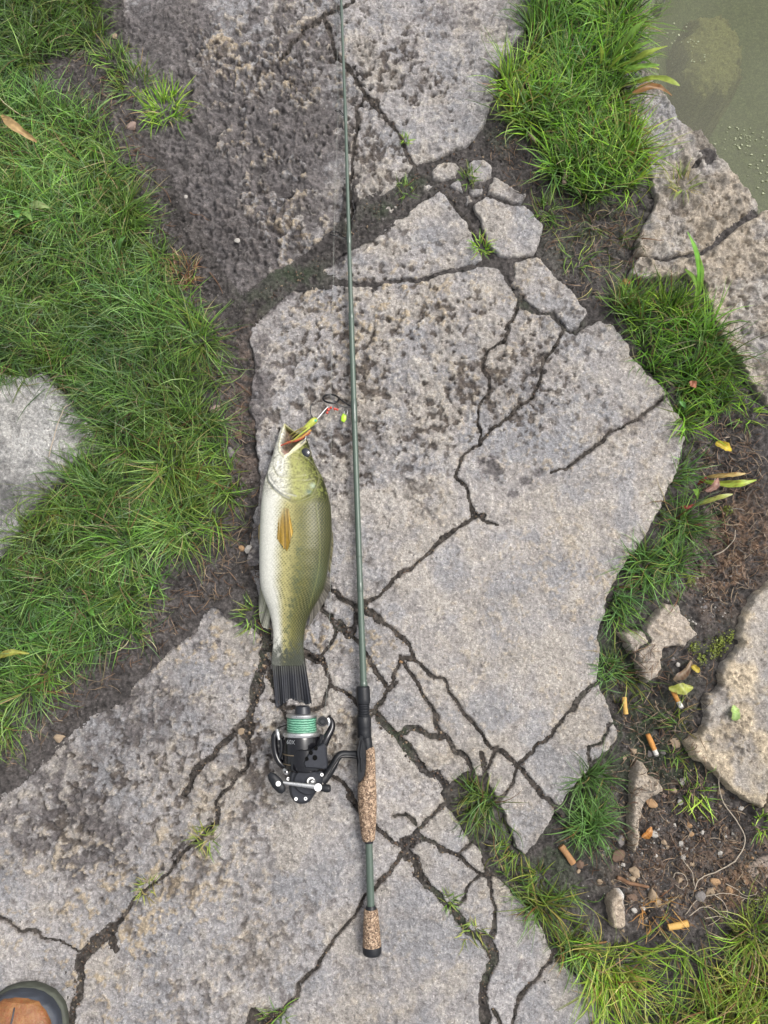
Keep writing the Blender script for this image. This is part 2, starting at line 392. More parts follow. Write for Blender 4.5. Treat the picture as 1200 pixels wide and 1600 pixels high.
LONG = [(999,1190),(1013,1194),(1020,1212),(1036,1217),(1038,1238),(1023,1250),(1010,1257),(1004,1279),(1004,1317),(996,1338),(986,1333),(982,1296),(986,1263),(989,1229),(988,1205)]
CHUNK = [(949,1408),(965,1394),(976,1400),(980,1418),(983,1448),(969,1456),(955,1455),(950,1431)]
MOSSY = [(960,-60),(1000,-70),(1060,-40),(1052,-2),(1033,15),(1017,28),(1000,28),(985,10)]
SUNK = [(1062,50),(1084,14),(1125,4),(1162,28),(1180,72),(1172,116),(1142,145),(1098,152),(1064,122),(1054,84)]
SOILROCK = [(1150,830),(1185,815),(1230,800),(1290,830),(1280,880),(1210,895),(1180,885),(1155,860)]

LUMP = [(1160,1352),(1172,1340),(1190,1336),(1215,1330),(1240,1345),(1230,1375),(1195,1385),(1178,1378),(1158,1372)]
# cracks: (points, width in pixels)
CRACKS = [
 ([(440,95),(457,70),(478,45),(505,27),(527,17),(545,5),(560,-20),(590,-330)],6),
 ([(505,27),(520,65),(527,85),(545,105),(557,125),(570,145),(578,158),(595,175),(612,190),(622,205),(632,225),(641,245),(648,268),(656,290)],5),
 ([(570,152),(588,160)],12),
 ([(572,150),(560,170),(556,200),(552,260),(548,310),(545,350),(540,366)],2.5),
 ([(870,540),(850,563),(843,580),(843,600),(833,620),(810,640),(780,663),(757,683),(737,702),(720,723),(713,743),(723,757),(733,777),(742,793)],4),
 ([(870,540),(884,512)],4),
 ([(783,533),(763,550),(755,567),(762,587),(763,610),(748,640),(747,660),(753,673),(748,690),(738,702)],3),
 ([(783,533),(788,518),(800,500),(808,476),(818,462)],4),
 ([(742,793),(746,806),(727,813),(707,830),(683,853),(660,873),(633,893),(600,920),(573,942)],5.5),
 ([(738,790),(742,806),(754,808)],9),
 ([(747,807),(758,817),(773,823)],3),
 ([(863,743),(890,733),(910,717),(933,693),(950,673),(973,667),(1000,657),(1013,643),(1030,627),(1056,606)],3.2),
 ([(577,953),(597,970),(617,990),(637,1007),(650,1027),(667,1047),(690,1062),(704,1084),(721,1111),(744,1138),(768,1165),(800,1188),(815,1203),(834,1222),(851,1246),(880,1275)],4.5),
 ([(573,942),(560,950),(577,956),(590,964)],13),
 ([(617,992),(640,1010)],8),
 ([(627,1030),(648,1058),(667,1090),(680,1117),(690,1144),(710,1165),(731,1192),(740,1215)],5),
 ([(632,1033),(650,1029)],6),([(628,1034),(610,1066),(602,1078)],4),
 ([(584,1111),(602,1134),(630,1161),(656,1192),(680,1212),(700,1236)],13),
 ([(619,1143),(646,1138),(670,1146),(694,1151)],8),
 ([(754,1178),(756,1195),(758,1222)],9),([(781,1168),(768,1195),(750,1224)],3.5),
 ([(812,1200),(800,1225),(776,1256),(764,1264)],4),
 ([(808,1202),(815,1195),(834,1171),(861,1151),(881,1127),(898,1097),(936,1062)],4.5),
 ([(925,1200),(925,1168),(942,1155),(948,1135),(975,1126)],3),
 ([(432,1104),(455,1140),(490,1180),(521,1212),(538,1232),(559,1262),(589,1290),(609,1310),(630,1327)],6),
 ([(630,1327),(650,1357),(670,1381)],13),([(670,1381),(690,1401),(710,1425)],8),
 ([(710,1425),(731,1452),(758,1468),(768,1485),(766,1512),(758,1540),(755,1573),(760,1640),(772,1800),(760,2150)],14),
 ([(626,1330),(616,1350),(592,1381)],7),([(592,1381),(569,1408),(552,1435),(525,1468),(494,1505),(471,1536),(464,1556),(440,1576),(405,1610),(350,1720),(300,2150)],4.5),
 ([(440,1576),(420,1590),(395,1598)],14),
 ([(630,1317),(653,1303),(667,1283),(692,1256),(706,1246)],6),([(630,1320),(655,1310)],16),([(616,1276),(633,1269),(650,1293)],3.5),
 ([(656,1306),(687,1323),(714,1337),(734,1357),(753,1369),(782,1366)],5),
 ([(751,1367),(731,1394),(717,1411),(704,1420)],3),
 ([(757,1345),(765,1387),(775,1418),(775,1448),(768,1468)],5),([(714,1335),(734,1312),(752,1322)],3),
 ([(768,1577),(788,1610)],4),([(870,1490),(837,1526),(810,1560),(795,1605),(764,1660)],4.5),([(945,1575),(920,1605)],4),
 ([(376,888),(450,892),(500,905),(525,920),(547,943),(560,953)],5),
 ([(520,914),(508,932),(505,950),(516,968),(532,984),(550,994),(558,960)],7),([(526,975),(545,990)],20),
 ([(408,1012),(455,1014),(480,1018),(500,1026),(514,1010),(522,985),(518,962)],6),([(478,1022),(505,1034)],12),
 ([(550,994),(566,1010),(576,1032),(590,1056),(602,1076),(596,1094),(584,1112),(578,1118)],6),
 ([(504,1030),(512,1055),(520,1072),(536,1080),(552,1092),(560,1102),(584,1112)],6),([(618,1066),(602,1078)],5),
 ([(518,1074),(508,1100),(492,1110),(440,1106),(424,1090)],5),
 ([(410,985),(414,1030),(406,1064),(400,1095)],20),([(414,1030),(440,1100)],6),
 ([(400,1090),(388,1124),(383,1150)],14),([(388,1124),(365,1148),(321,1188),(300,1212),(287,1242)],8),
 ([(383,1150),(388,1175),(381,1202),(358,1229),(338,1249),(341,1269),(331,1290),(314,1310),(287,1337),(260,1367),(236,1387),(209,1411),(186,1438),(169,1458)],4.5),
 ([(341,1262),(338,1285)],9),
 ([(169,1458),(145,1475),(128,1499),(125,1533),(115,1566),(104,1620),(92,1800),(80,2150)],17),
 ([(169,1458),(180,1485)],7),
 ([(1108,238),(1095,250),(1077,267)],4),([(1010,980),(1011,1003),(996,1024)],2.5),([(1203,1232),(1185,1266)],4),
 ([(757,404),(745,372),(733,347),(715,325),(700,300)],3),
 ([(402,1612),(340,1760),(300,2200)],60),([(100,1640),(92,1800),(80,2200)],40),([(762,1660),(772,1800),(760,2200)],40),
 ([(-720,1370),(-100,1400),(0,1430),(60,1460),(130,1490)],2.2),
]
t_ = [np.array(LEDGE)]
MASSES = [  # name, outline, base z, edge depth, edge width, tilt (dz/dx, dz/dy)
 ('ledge', LEDGE_UP, -0.001, 0.05, 0.006, (0, 0)), ('ledge', LEDGE_MID, 0.0, 0.05, 0.004, (0, 0)), ('ledge', LEDGE, 0.0, 0.07, 0.006, (0, 0)),
 ('ledge', PLATE_A, 0.0, 0.05, 0.005, (0, 0)), ('ledge', PLATE_B, 0.0, 0.05, 0.005, (0, 0))] + [('ledge', s, -0.001, 0.03, 0.007, (0, 0)) for s in SMALL] + [
 ('rock_in_grass', ROCK_GRASS, 0.012, 0.07, 0.014, (0, 0)),
 ('shore_a', SHORE_A, -0.004, 0.18, 0.008, (-0.10, 0.0)), ('shore_b', SHORE_B, 0.0, 0.18, 0.006, (-0.05, 0.0)),
 ('slab_right', SLAB_R, 0.006, 0.08, 0.010, (0.02, 0)), ('heart', HEART, -0.004, 0.05, 0.009, (0, 0)),
 ('long', LONG, -0.010, 0.04, 0.009, (0, 0)), ('chunk', CHUNK, 0.002, 0.05, 0.006, (-0.25, 0.05)),
 ('mossy', MOSSY, -0.055, 0.14, 0.02, (0, 0)), ('sunk', SUNK, -0.108, 0.22, 0.02, (0, 0)), ('lump', LUMP, -0.014, 0.03, 0.009, (0, 0)), ('soilrock', SOILROCK, -0.018, 0.04, 0.012, (0, 0))]

n_big = fbm(X, Y, 5, 3, 21); n_mid = fbm(X, Y, 22, 4, 22); n_sm = fbm(X, Y, 75, 4, 23, 0.6); n_fine = fbm(X, Y, 190, 2, 24)
n_cl = fbm(X, Y, 12, 3, 25); n_cr = fbm(X, Y, 80, 3, 26, 0.65); n_pt = fbm(X, Y, 105, 3, 27, 0.55)

rough = np.clip(0.30 + blobs([(420,200,160,0.8,240),(620,150,160,0.6,180),(620,560,160,0.75,160),(500,700,120,0.5,140),(120,1230,190,0.7,120),(330,1480,260,0.28,140),(450,1120,110,0.7,120),(760,560,140,0.4,110),(860,640,120,0.3,120),(1110,300,110,0.5,130),(1150,480,90,0.5,140),(1150,1100,90,0.4),(640,1500,160,-0.2),(860,950,150,-0.22,260)]), 0.05, 1.1)
dirt = blobs([(270,170,110,1.35,170),(340,330,110,1.2,120),(400,420,70,1.0,60),(240,60,90,1.0,90),(440,90,90,0.6,120),(450,250,90,0.72,120),(500,200,60,0.35,220),(395,620,26,0.9,120),(395,860,30,0.9,60),(180,1140,80,0.55,60),(120,1240,130,0.42,80),(60,1310,110,0.45,60),(250,1090,80,0.45,60),(170,1330,70,0.5,45),(330,1000,70,0.3,40),(440,1010,50,0.3,60),(1010,420,40,0.4,25),(720,20,80,0.45,40),(640,90,70,0.2,70),(762,722,18,0.9,22),(782,745,16,0.7,16),(800,775,12,0.9,12),(822,752,16,0.95,14),(842,738,14,0.8,10),(785,812,12,0.8,12),(1000,655,24,0.7,7),(1030,628,14,0.7,9),(950,676,12,0.7,8),(830,570,18,0.5,40),(805,455,22,0.5,22),(540,400,40,0.35,30),(480,560,90,0.16,140)])
ochre = np.clip(0.22 + blobs([(330,100,70,0.8,70),(420,330,90,0.8,110),(350,230,50,0.4,80),(470,120,70,0.5,120),(620,470,160,0.5,70),(560,560,80,0.25,90),(760,600,60,0.3,80),(860,720,80,0.2,60),(330,1000,110,0.55,60),(450,1060,100,0.65,90),(120,1420,160,0.5,110),(300,1350,120,0.3,120),(830,450,50,0.3,60),(1060,470,80,0.75,60),(1040,420,50,0.6,40),(1160,1050,80,0.6,120),(150,1530,70,0.5,60),(560,1030,60,0.5,60),(1000,960,90,0.3),(1005,1240,50,0.5,90),(1200,850,80,0.7,60),(860,960,200,0.12,220),(700,270,70,0.3,30),(980,1440,60,0.3)]), 0, 1.2)
warm = blobs([(1100,1080,260,0.6,260),(900,900,260,0.35,300),(900,1180,200,0.3,140),(1120,420,200,0.4,200)])
cool = blobs([(860,640,150,0.8,120),(640,620,130,0.5,150),(700,800,110,0.4,90),(800,1000,150,0.35,110),(1150,1130,60,0.6,70),(750,250,120,0.3,150),(760,1450,260,0.25,180),(330,1450,140,0.3,110)])

crust = sstep(0.18, 0.42, n_cr + 0.55*n_cl + 0.55*(ochre-0.55))*np.clip(ochre*1.4, 0, 1)
pf = n_pt + 0.55*n_cl + 0.35*(rough-0.62)
pits = sstep(0.56, 0.78, pf)*np.clip(rough*1.2, 0, 1)
crust = np.maximum(crust, 0.7*sstep(0.36, 0.46, pf)*(1-sstep(0.5, 0.6, pf))*np.clip(ochre*1.3, 0, 1)*sstep(-0.1, 0.4, n_cr+0.5*n_fine))
n_pa = fbm(X, Y, 17, 3, 28, 0.6); n_rg = 1-np.abs(fbm(X*0.55+Y*0.12, Y-0.25*X, 34, 3, 29, 0.55))*1.6
chip = sstep(0.30, 0.5, -n_cr - 0.15 + 0.35*n_sm + 0.35*(rough-0.6))

hrock = 0.0012*n_rg*(0.5+rough) + 0.0035*n_big + 0.0018*n_mid*(0.5+rough) + 0.0022*n_sm*(0.35+rough) + 0.0012*n_fine*(0.5+rough) + 0.0022*crust*(0.6+0.6*n_fine) - 0.0038*pits - 0.0012*chip
hrock += blobs([(725,45,22,-0.009,14),(745,62,18,0.010,14),(650,110,60,0.003,60),(1105,225,30,-0.010,20),(1150,470,40,-0.006,60),(1160,400,30,-0.007),(230,1345,40,-0.004,20),(1080,235,40,0.008,30)])

# colours of the rock (linear)
g = np.clip(0.318 + 0.030*n_big + 0.045*n_mid + 0.06*n_sm + 0.045*n_fine, 0.08, 0.5)
colr = np.stack([g*1.03, g*0.975, g*0.965], -1)
colr = mix(colr, np.array([0.38, 0.325, 0.25]), np.clip(warm, 0, 0.35)*(0.6+0.4*n_mid))
colr = mix(colr, np.array([0.215, 0.22, 0.24]), np.clip(cool, 0, 0.75)*sstep(-0.3, 0.4, n_mid+0.5*n_sm))
colr = mix(colr, np.array([0.38, 0.34, 0.285]), 0.42*sstep(0.05, 0.55, n_pa+0.35*n_sm))
colr = mix(colr, np.array([0.235, 0.238, 0.255]), 0.6*sstep(0.05, 0.5, -n_pa+0.35*n_sm))
colr = colr*(1+0.10*(n_rg[..., None]-0.6))
colr = mix(colr, np.array([0.40, 0.315, 0.20]), 0.72*crust*sstep(-0.4, 0.5, n_fine+n_sm))
colr = mix(colr, np.array([0.46, 0.43, 0.39]), 0.7*sstep(0.25, 0.6, n_sm+0.6*n_fine)*(1-crust)*np.clip(rough, 0.3, 1))
colr = mix(colr, np.array([0.060, 0.045, 0.036]), 0.80*pits)
colr = mix(colr, np.array([0.105, 0.080, 0.062]), 0.30*chip*np.clip(rough, 0, 1))
dm = sstep(0.26, 0.60, dirt*0.80 + 0.22*n_mid + 0.30*n_sm + 0.16*n_fine + 0.10*n_cl - 0.62*crust)
hrock -= 0.002*dm; hrock += np.clip(dirt, 0, 1)*(0.0010*n_sm + 0.0007*n_fine + 0.003*crust)
colr = mix(colr, np.array([0.100, 0.090, 0.091])[None, None]*(1+0.35*n_sm+0.35*n_fine)[..., None], 0.92*dm)

# crack distance (in metres, minus half width)
Xk = X + 0.0042*fbm(X, Y, 40, 2, 1) + 0.0007*vnoise(X*210, Y*210, 5); Yk = Y + 0.0042*fbm(X, Y, 40, 2, 2) + 0.0007*vnoise(X*210, Y*210, 6)
crd = np.full(X.shape, 0.06); jag = 0.55 + 0.5*(0.5+0.5*fbm(X, Y, 28, 3, 30)) + 0.25*vnoise(X*120, Y*120, 31)
for pts, w in CRACKS:
    pw = PP(pts); hw = w*0.00044*1.12
    for a, b in zip(pw[:-1], pw[1:]):
        pad = 0.06
        s = sub(min(a[0], b[0])-pad, max(a[0], b[0])+pad, min(a[1], b[1])-pad, max(a[1], b[1])+pad)
        d, t = segd(a, b, Xk[s], Yk[s])
        crd[s] = np.minimum(crd[s], d - np.maximum(hw*jag[s]-0.0006, 0.0006) - 0.0011)
# stain beside the cracks
stain = np.clip(1 - crd/0.004, 0, 1)*sstep(-0.2, 0.5, n_mid+0.6*n_sm)
colr = mix(colr, np.array([0.10, 0.075, 0.055]), 0.65*stain)

lowline = np.full(X.shape, 0.12)
_pl = PP([(175,-300),(185,60),(190,120),(205,180),(240,230),(265,290),(290,330),(320,390),(350,440),(375,470),(440,425),(500,385),(545,345)])
for a, b in zip(_pl[:-1], _pl[1:]):
    s = sub(min(a[0], b[0])-.12, max(a[0], b[0])+.12, min(a[1], b[1])-.12, max(a[1], b[1])+.12)
    lowline[s] = np.minimum(lowline[s], segd(a, b, Xw[s], Yw[s])[0])
lowleft = PP([(-40,1225),(20,1225),(80,1165),(150,1110),(200,1062),(270,1000),(310,955),(365,958)])
lowl2 = np.full(X.shape, 0.12)
for a, b in zip(lowleft[:-1], lowleft[1:]):
    s = sub(min(a[0], b[0])-.12, max(a[0], b[0])+.12, min(a[1], b[1])-.12, max(a[1], b[1])+.12)
    lowl2[s] = np.minimum(lowl2[s], segd(a, b, Xw[s], Yw[s])[0])
hrock -= 0.014*sstep(0.11, 0.0, lowline) + 0.009*sstep(0.05, 0.0, lowl2)
lake = PP([(1000,-500),(1000,-60),(1000,0),(1005,60),(1012,118),(1047,160),(1083,206),(1120,228),(1157,270),(1192,326),(1290,362),(1400,425),(1600,520),(2600,700),(2600,-500)])
lake_sd = poly_sd(lake, pad=0.5, warp=0.6)
mossiness = blobs([(640,285,30,0.9,16),(600,325,30,0.9,16),(560,355,26,0.8,18),(460,425,50,0.9,26),(400,470,40,0.6,30),(790,210,30,0.7,30),(620,1150,40,0.9,50),(680,1210,30,0.9,30),(640,1310,40,0.9,24),(690,1400,30,0.8,40),(740,1450,30,0.9),(765,1530,30,0.7,60),(410,1040,30,0.7,70),(130,1530,40,0.3,60),(1100,1010,50,0.9,40),(1000,1130,70,0.8,90),(960,1050,40,0.8,80),(1050,1200,60,0.8,40),(880,1330,70,0.8,60),(1190,1400,50,0.7,50),(540,980,40,0.7,30),(830,480,30,0.7,16),(905,515,24,0.6,12),(900,370,60,0.5,60),(960,330,60,0.3,40)])
hsoil = -0.0048 + 0.0035*n_big + 0.0022*n_mid + 0.0026*n_sm + 0.0022*n_fine + 0.0012*vnoise(X*330, Y*330, 77)
hsoil += blobs([(1060,1300,150,-0.018,110),(1110,820,70,-0.022,120),(900,340,90,-0.016,60),(960,900,60,-0.02,260),(900,1330,70,-0.02,60),(1010,1100,80,-0.016,120),(250,270,120,-0.004,200),(900,140,130,-0.008,160),(1070,590,80,-0.015,120)])
hsoil += 0.004*fbm(X, Y, 9, 3, 41)
inland = sstep(0.03, -0.012, lake_sd)
hsoil = hsoil*inland - (1-inland)*0.05 - 0.30*sstep(0.0, 0.25, lake_sd)
joint = sstep(0.0045, 0.0025, crd)*sstep(0.11, 0.09, np.maximum(np.maximum(-0.60-Y, 0)*3, 0))
hsoil = hsoil*(1-joint) + joint*(hrock - 0.0024 - 0.0012*sstep(-0.002, -0.006, crd) + 0.0010*n_fine + 0.0008*vnoise(X*330, Y*330, 77))
far_r = np.hypot(X, Y-0.3); far_f = sstep(1.15, 1.9, far_r)
hsoil = np.where(lake_sd > -0.05, hsoil, hsoil*(1-far_f) - 0.006*far_f)
hsoil += 0.15*sstep(2.5, 30, far_r)*fbm(X, Y, 0.15, 3, 43)*inland
sg = np.clip(0.060 + 0.012*n_mid + 0.020*n_sm + 0.020*n_fine, 0.012, 0.2)
cols = np.stack([sg*1.12, sg*0.99, sg*0.95], -1)
cols = mix(cols, np.array([0.036, 0.048, 0.027]), np.clip(mossiness*1.15, 0, 0.95)*sstep(-0.5, 0.4, n_sm+n_mid))
cols = mix(cols, np.array([0.19, 0.115, 0.07]), np.clip(blobs([(1180,850,50,0.8,45),(1120,900,50,0.45,60),(1080,1330,70,0.3,50),(1010,1380,40,0.4,30),(1160,800,40,0.5,40),(1180,1380,60,0.8,50),(1140,1410,40,0.5,30),(390,590,30,0.35,80),(380,700,26,0.3,60),(1150,900,30,0.4)]), 0, 0.85)*sstep(-0.4, 0.5, n_sm))
cols = mix(cols, np.array([0.13, 0.14, 0.09]), np.clip((1-inland), 0, 1))
cols = mix(cols, np.array([0.05, 0.08, 0.025]), far_f*inland)

cols = mix(cols, np.array([0.050, 0.041, 0.033])[None, None]*(1+0.6*n_fine+0.4*n_sm)[..., None], 0.75*sstep(0.002, -0.001, crd)*(1-np.clip(mossiness, 0, 1)))
def label_runs(mask):
    """4-connected components by runs"""
    lab = np.zeros(mask.shape, np.int32); par = [0]
    def find(a):
        while par[a] != a: par[a] = par[par[a]]; a = par[a]
        return a
    prev = []
    for j in range(mask.shape[0]):
        row = mask[j].astype(np.int8); d = np.diff(np.concatenate([[0], row, [0]]))
        st = np.nonzero(d == 1)[0]; en = np.nonzero(d == -1)[0]; cur = []; pi = 0
        for a, b in zip(st, en):
            l = 0
            while pi < len(prev) and prev[pi][1] <= a: pi += 1
            k = pi
            while k < len(prev) and prev[k][0] < b:
                r = find(prev[k][2])
                if l == 0: l = r
                elif r != l: par[max(l, r)] = min(l, r); l = min(l, r)
                k += 1
            if l == 0: par.append(len(par)); l = len(par)-1
            cur.append((a, b, l)); lab[j, a:b] = l
        prev = cur
    m = np.array([find(i) for i in range(len(par))]); return m[lab]

rock_sd = np.full(X.shape, -0.05)            # any rock
rockz_any = np.full(X.shape, -1.0)
ledge_root = empty('rock_ledge'); set_props(ledge_root, 'broad cracked grey limestone ledge under the rod and fish', None, None, 'structure')
ROCKS = {}
THING = {
 'rock_in_grass': ('boulder', 'flat pale grey rock sunk in the thick grass on the landward side', 'rock'),
 'shore_a': ('boulder', 'lumpy grey rock at the water edge below the upright broad-leaved plant', 'rock'),
 'shore_b': ('boulder', 'larger tan and grey shore rock split by a crack from the lumpy one', 'rock'),
 'slab_right': ('boulder', 'tan slab with a green leaf on it beside the cigarette butts', 'rock'),
 'heart': ('stone', 'pale heart-shaped stone with a hairline crack, set in moss and grass', 'stone'),
 'long': ('stone', 'narrow bone-shaped pale stone in the dark soil among pebbles', 'stone'),
 'chunk': ('stone', 'squarish pale stone chunk with a white face beside the grass', 'stone'),
 'mossy': ('stone', 'mossy dark stone standing in the edge of the pond', 'stone'),
 'sunk': ('boulder', 'rounded boulder under the murky pond water', 'rock'),
 'lump': ('stone', 'rough orange-tan stone bedded in soil below the tan slab', 'stone'),
 'soilrock': ('stone', 'brown rock half buried in reddish soil above the tan slab', 'stone'),
}
n_stones = 0
for mi, (mname, outline, z0, depth, ew, tilt) in enumerate(MASSES):
    pw = PP(outline, min(z0, 0.0))
    sdo = poly_sd(pw, pad=0.05, warp=2.6 if mname == 'sunk' else 0.6) + (0.013 if mname == 'rock_in_grass' else 0) + (0.0028 if mname in ('ledge', 'shore_a', 'shore_b') else 0.001)
    sd = np.minimum(sdo, crd) if mname != 'sunk' else sdo
    mask = sd > 0
    if mname == 'ledge': lab = label_runs(mask)
    else: lab = mask.astype(np.int32)
    wO = ew*(0.7+0.6*(0.5+0.5*n_mid)+0.25*n_sm); wC = 0.0007*(0.8+0.5*n_mid)
    c = pw.mean(0)
    zz = z0 + hrock + tilt[0]*(X-c[0]) + tilt[1]*(Y-c[1])
    if mname in ('sunk', 'mossy'): zz = zz - 0.03*np.clip(1-sdo/0.05, 0, 1)**2
    if mname in ('heart', 'chunk', 'shore_a', 'shore_b'): zz = zz + 0.125*np.clip(sdo, 0, 0.03)
    base_col = colr
    if mname == 'chunk':
        base_col = mix(np.full_like(colr, 1)*np.array([0.40, 0.33, 0.26]), np.array([0.78, 0.77, 0.76]), sstep(0.004, 0.012, (X-c[0])+0.25*(Y-c[1])-0.004+0.002*n_sm))
    if mname == 'heart': base_col = mix(colr, np.array([0.40, 0.335, 0.27]), np.full(X.shape, 0.6)*(1-0.4*pits))
    if mname == 'long': base_col = mix(colr, np.array([0.42, 0.35, 0.27]), np.full(X.shape, 0.65)*(1-pits))
    if mname == 'rock_in_grass': base_col = mix(colr, np.array([0.245, 0.242, 0.232])[None, None]*np.clip(1+0.45*n_sm+0.45*n_mid+0.5*n_cl+0.25*n_fine, 0.3, 2)[..., None], np.full(X.shape, 0.8))
    if mname == 'slab_right': base_col = mix(colr, np.array([0.44, 0.365, 0.265])[None, None]*(1+0.3*n_mid+0.3*n_sm)[..., None], (0.15+0.75*sstep(-0.35, 0.35, n_mid+0.6*n_cl))*(1-0.5*pits))
    if mname == 'mossy': base_col = mix(colr, np.array([0.09, 0.11, 0.04]), sstep(-0.3, 0.5, n_mid+n_sm)*0.8)
    if mname == 'sunk': base_col = mix(colr, np.array([0.36, 0.28, 0.15]), np.full(X.shape, 0.8))
    if mname in ('soilrock', 'lump'): base_col = mix(colr, np.array([0.22, 0.14, 0.09]), 0.5+0.4*sstep(-0.3, 0.4, n_sm))
    if mname in ('shore_a', 'shore_b'):
        base_col = mix(colr, np.array([0.42, 0.355, 0.275])*1.0, 0.75*sstep(-0.5, 0.4, n_mid+0.4*n_cl))
        base_col = mix(base_col, np.array([0.10, 0.095, 0.09]), 0.6*sstep(0.15, 0.5, n_mid*0.7-n_cl*0.3+0.3*n_sm))
        zz = zz + 0.006*n_mid + 0.004*n_sm
    for k in np.unique(lab):
        if k == 0: continue
        mk = lab == k
        jj, ii = np.nonzero(mk)
        if len(jj) < 14: continue
        j0, j1, i0, i1 = max(jj.min()-1, 0), min(jj.max()+2, NY), max(ii.min()-1, 0), min(ii.max()+2, NX)
        S = (slice(j0, j1), slice(i0, i1)); m = mk[S]
        cell = m[:-1, :-1] | m[1:, :-1] | m[:-1, 1:] | m[1:, 1:]
        use = np.zeros(m.shape, bool)
        use[:-1, :-1] |= cell; use[1:, :-1] |= cell; use[:-1, 1:] |= cell; use[1:, 1:] |= cell
        xx = X[S].copy(); yy = Y[S].copy(); s_ = sd[S]
        gy, gx = np.gradient(s_, ys[j0:j1], xs[i0:i1]); gl = np.hypot(gx, gy)+1e-9
        out = use & ~m
        sh = np.clip(-s_-np.where(crd[S] < sdo[S], 0.0011, 0.0), 0, 0.004)
        xx[out] += (gx/gl*sh)[out]; yy[out] += (gy/gl*sh)[out]
        so = np.clip(sdo[S], 0, None); sc = np.clip(crd[S], 0, None) if mname != 'sunk' else np.full(so.shape, 1.0)
        r1 = np.random.default_rng(1000*mi+int(k))
        off = abs(r1.normal(0, 0.0007)) if len(jj) < 60000 else 0.0
        tx, ty = (r1.normal(0, 0.006, 2) if len(jj) < 40000 else (0, 0))
        z = zz[S] + off + tx*(xx-xx[m].mean()) + ty*(yy-yy[m].mean())
        z = z - depth*np.clip(1-so/wO[S], 0, 1)**2.6 - 0.004*np.clip(1-sc/wC[S], 0, 1)**2.4
        z[out] = np.minimum(z[out], (zz[S]-np.where(crd[S] < sdo[S], 0.0085, min(depth, 0.035)))[out])
        idx = -np.ones(m.shape, np.int64); idx[use] = np.arange(use.sum())
        cj, ci = np.nonzero(cell)
        F = np.stack([idx[cj, ci], idx[cj, ci+1], idx[cj+1, ci+1], idx[cj+1, ci]], -1)
        V = np.stack([xx[use], yy[use], z[use]], -1)
        cc = base_col[S][use]
        if mname == 'ledge':
            mesh_obj('stone', V, F, M['rock'], ledge_root, cc*(1+r1.normal(0, 0.03))); n_stones += 1
        else:
            if mname in ROCKS: continue
            nm, lb, ct = THING[mname]
            ROCKS[mname] = set_props(mesh_obj(nm, V, F, M['rock'], None, cc), lb, ct)
        rz = rockz_any[S]; rz[m] = np.maximum(rz[m], z[m])
    rock_sd = np.maximum(rock_sd, sd if mname not in ('sunk', 'soilrock', 'lump', 'mossy') else np.full(X.shape, -0.05))
# soil: everywhere except deep under the rock
GL = [(-330,-250),(150,-250),(160,0),(168,40),(150,72),(90,82),(70,100),(95,140),(125,165),(165,190),(198,222),(205,262),(215,302),(245,382),(262,420),(290,452),(325,500),(342,540),(340,580),(325,605),(335,640),(355,680),(370,730),(365,780),(350,815),(308,850),(288,880),(262,905),(248,950),(222,985),(198,1008),(150,1036),(110,1058),(60,1086),(28,1110),(0,1180),(-60,1240),(-330,1290)]
keep = rock_sd < 0.010
cell = keep[:-1, :-1] | keep[1:, :-1] | keep[:-1, 1:] | keep[1:, 1:]
use = np.zeros(keep.shape, bool)
use[:-1, :-1] |= cell; use[1:, :-1] |= cell; use[:-1, 1:] |= cell; use[1:, 1:] |= cell
lawn = poly_sd(PP(GL), pad=0.05) > 0.02
coarse = cell & (lawn | (lake_sd > 0.05))[:-1, :-1]
BK = 4; nb, mb_ = (NY-1)//BK, (NX-1)//BK
blk = coarse[:nb*BK, :mb_*BK].reshape(nb, BK, mb_, BK).all((1, 3))
cell[:nb*BK, :mb_*BK] &= ~np.repeat(np.repeat(blk, BK, 0), BK, 1)
bj, bi = np.nonzero(blk); bj = bj*BK; bi = bi*BK
cj, ci = np.nonzero(cell)
Q = np.vstack([np.stack([cj*NX+ci, cj*NX+ci+1, (cj+1)*NX+ci+1, (cj+1)*NX+ci], -1), np.stack([bj*NX+bi, bj*NX+bi+BK, (bj+BK)*NX+bi+BK, (bj+BK)*NX+bi], -1)])
uq, inv = np.unique(Q.ravel(), return_inverse=True)
ground = mesh_obj('ground', np.stack([X.ravel()[uq], Y.ravel()[uq], hsoil.ravel()[uq]], -1), inv.reshape(-1, 4), M['soil'], None, cols.reshape(-1, 3)[uq])
set_props(ground, kind='structure')
def zat(x, y):
    x = np.atleast_1d(x); y = np.atleast_1d(y)
    i = np.clip(np.searchsorted(xs, x), 0, NX-1); j = np.clip(np.searchsorted(ys, y), 0, NY-1)
    return np.maximum(hsoil[j, i], rockz_any[j, i])
def sdat(x, y):
    return rock_sd[np.clip(np.searchsorted(ys, y), 0, NY-1), np.clip(np.searchsorted(xs, x), 0, NX-1)]

# water
wx = np.concatenate([np.linspace(0.30, 1.3, 60), np.geomspace(1.4, 45, 14)]); wy = np.concatenate([-np.geomspace(40, 0.3, 12), np.linspace(-0.2, 1.6, 80), np.geomspace(1.7, 45, 14)])
WX, WY = np.meshgrid(wx, wy); n0, n1 = WX.shape
ii = np.arange(n0*n1).reshape(n0, n1)
water = mesh_obj('water', np.stack([WX, WY, -0.095+0.0006*fbm(WX, WY, 6, 2, 51)], -1).reshape(-1, 3), np.stack([ii[:-1, :-1], ii[:-1, 1:], ii[1:, 1:], ii[1:, :-1]], -1).reshape(-1, 4), M['water'])
set_props(water, kind='structure')
print('stones', n_stones, 'tris', sum(len(o.data.polygons)*2 for o in bpy.data.objects if o.type == 'MESH'))

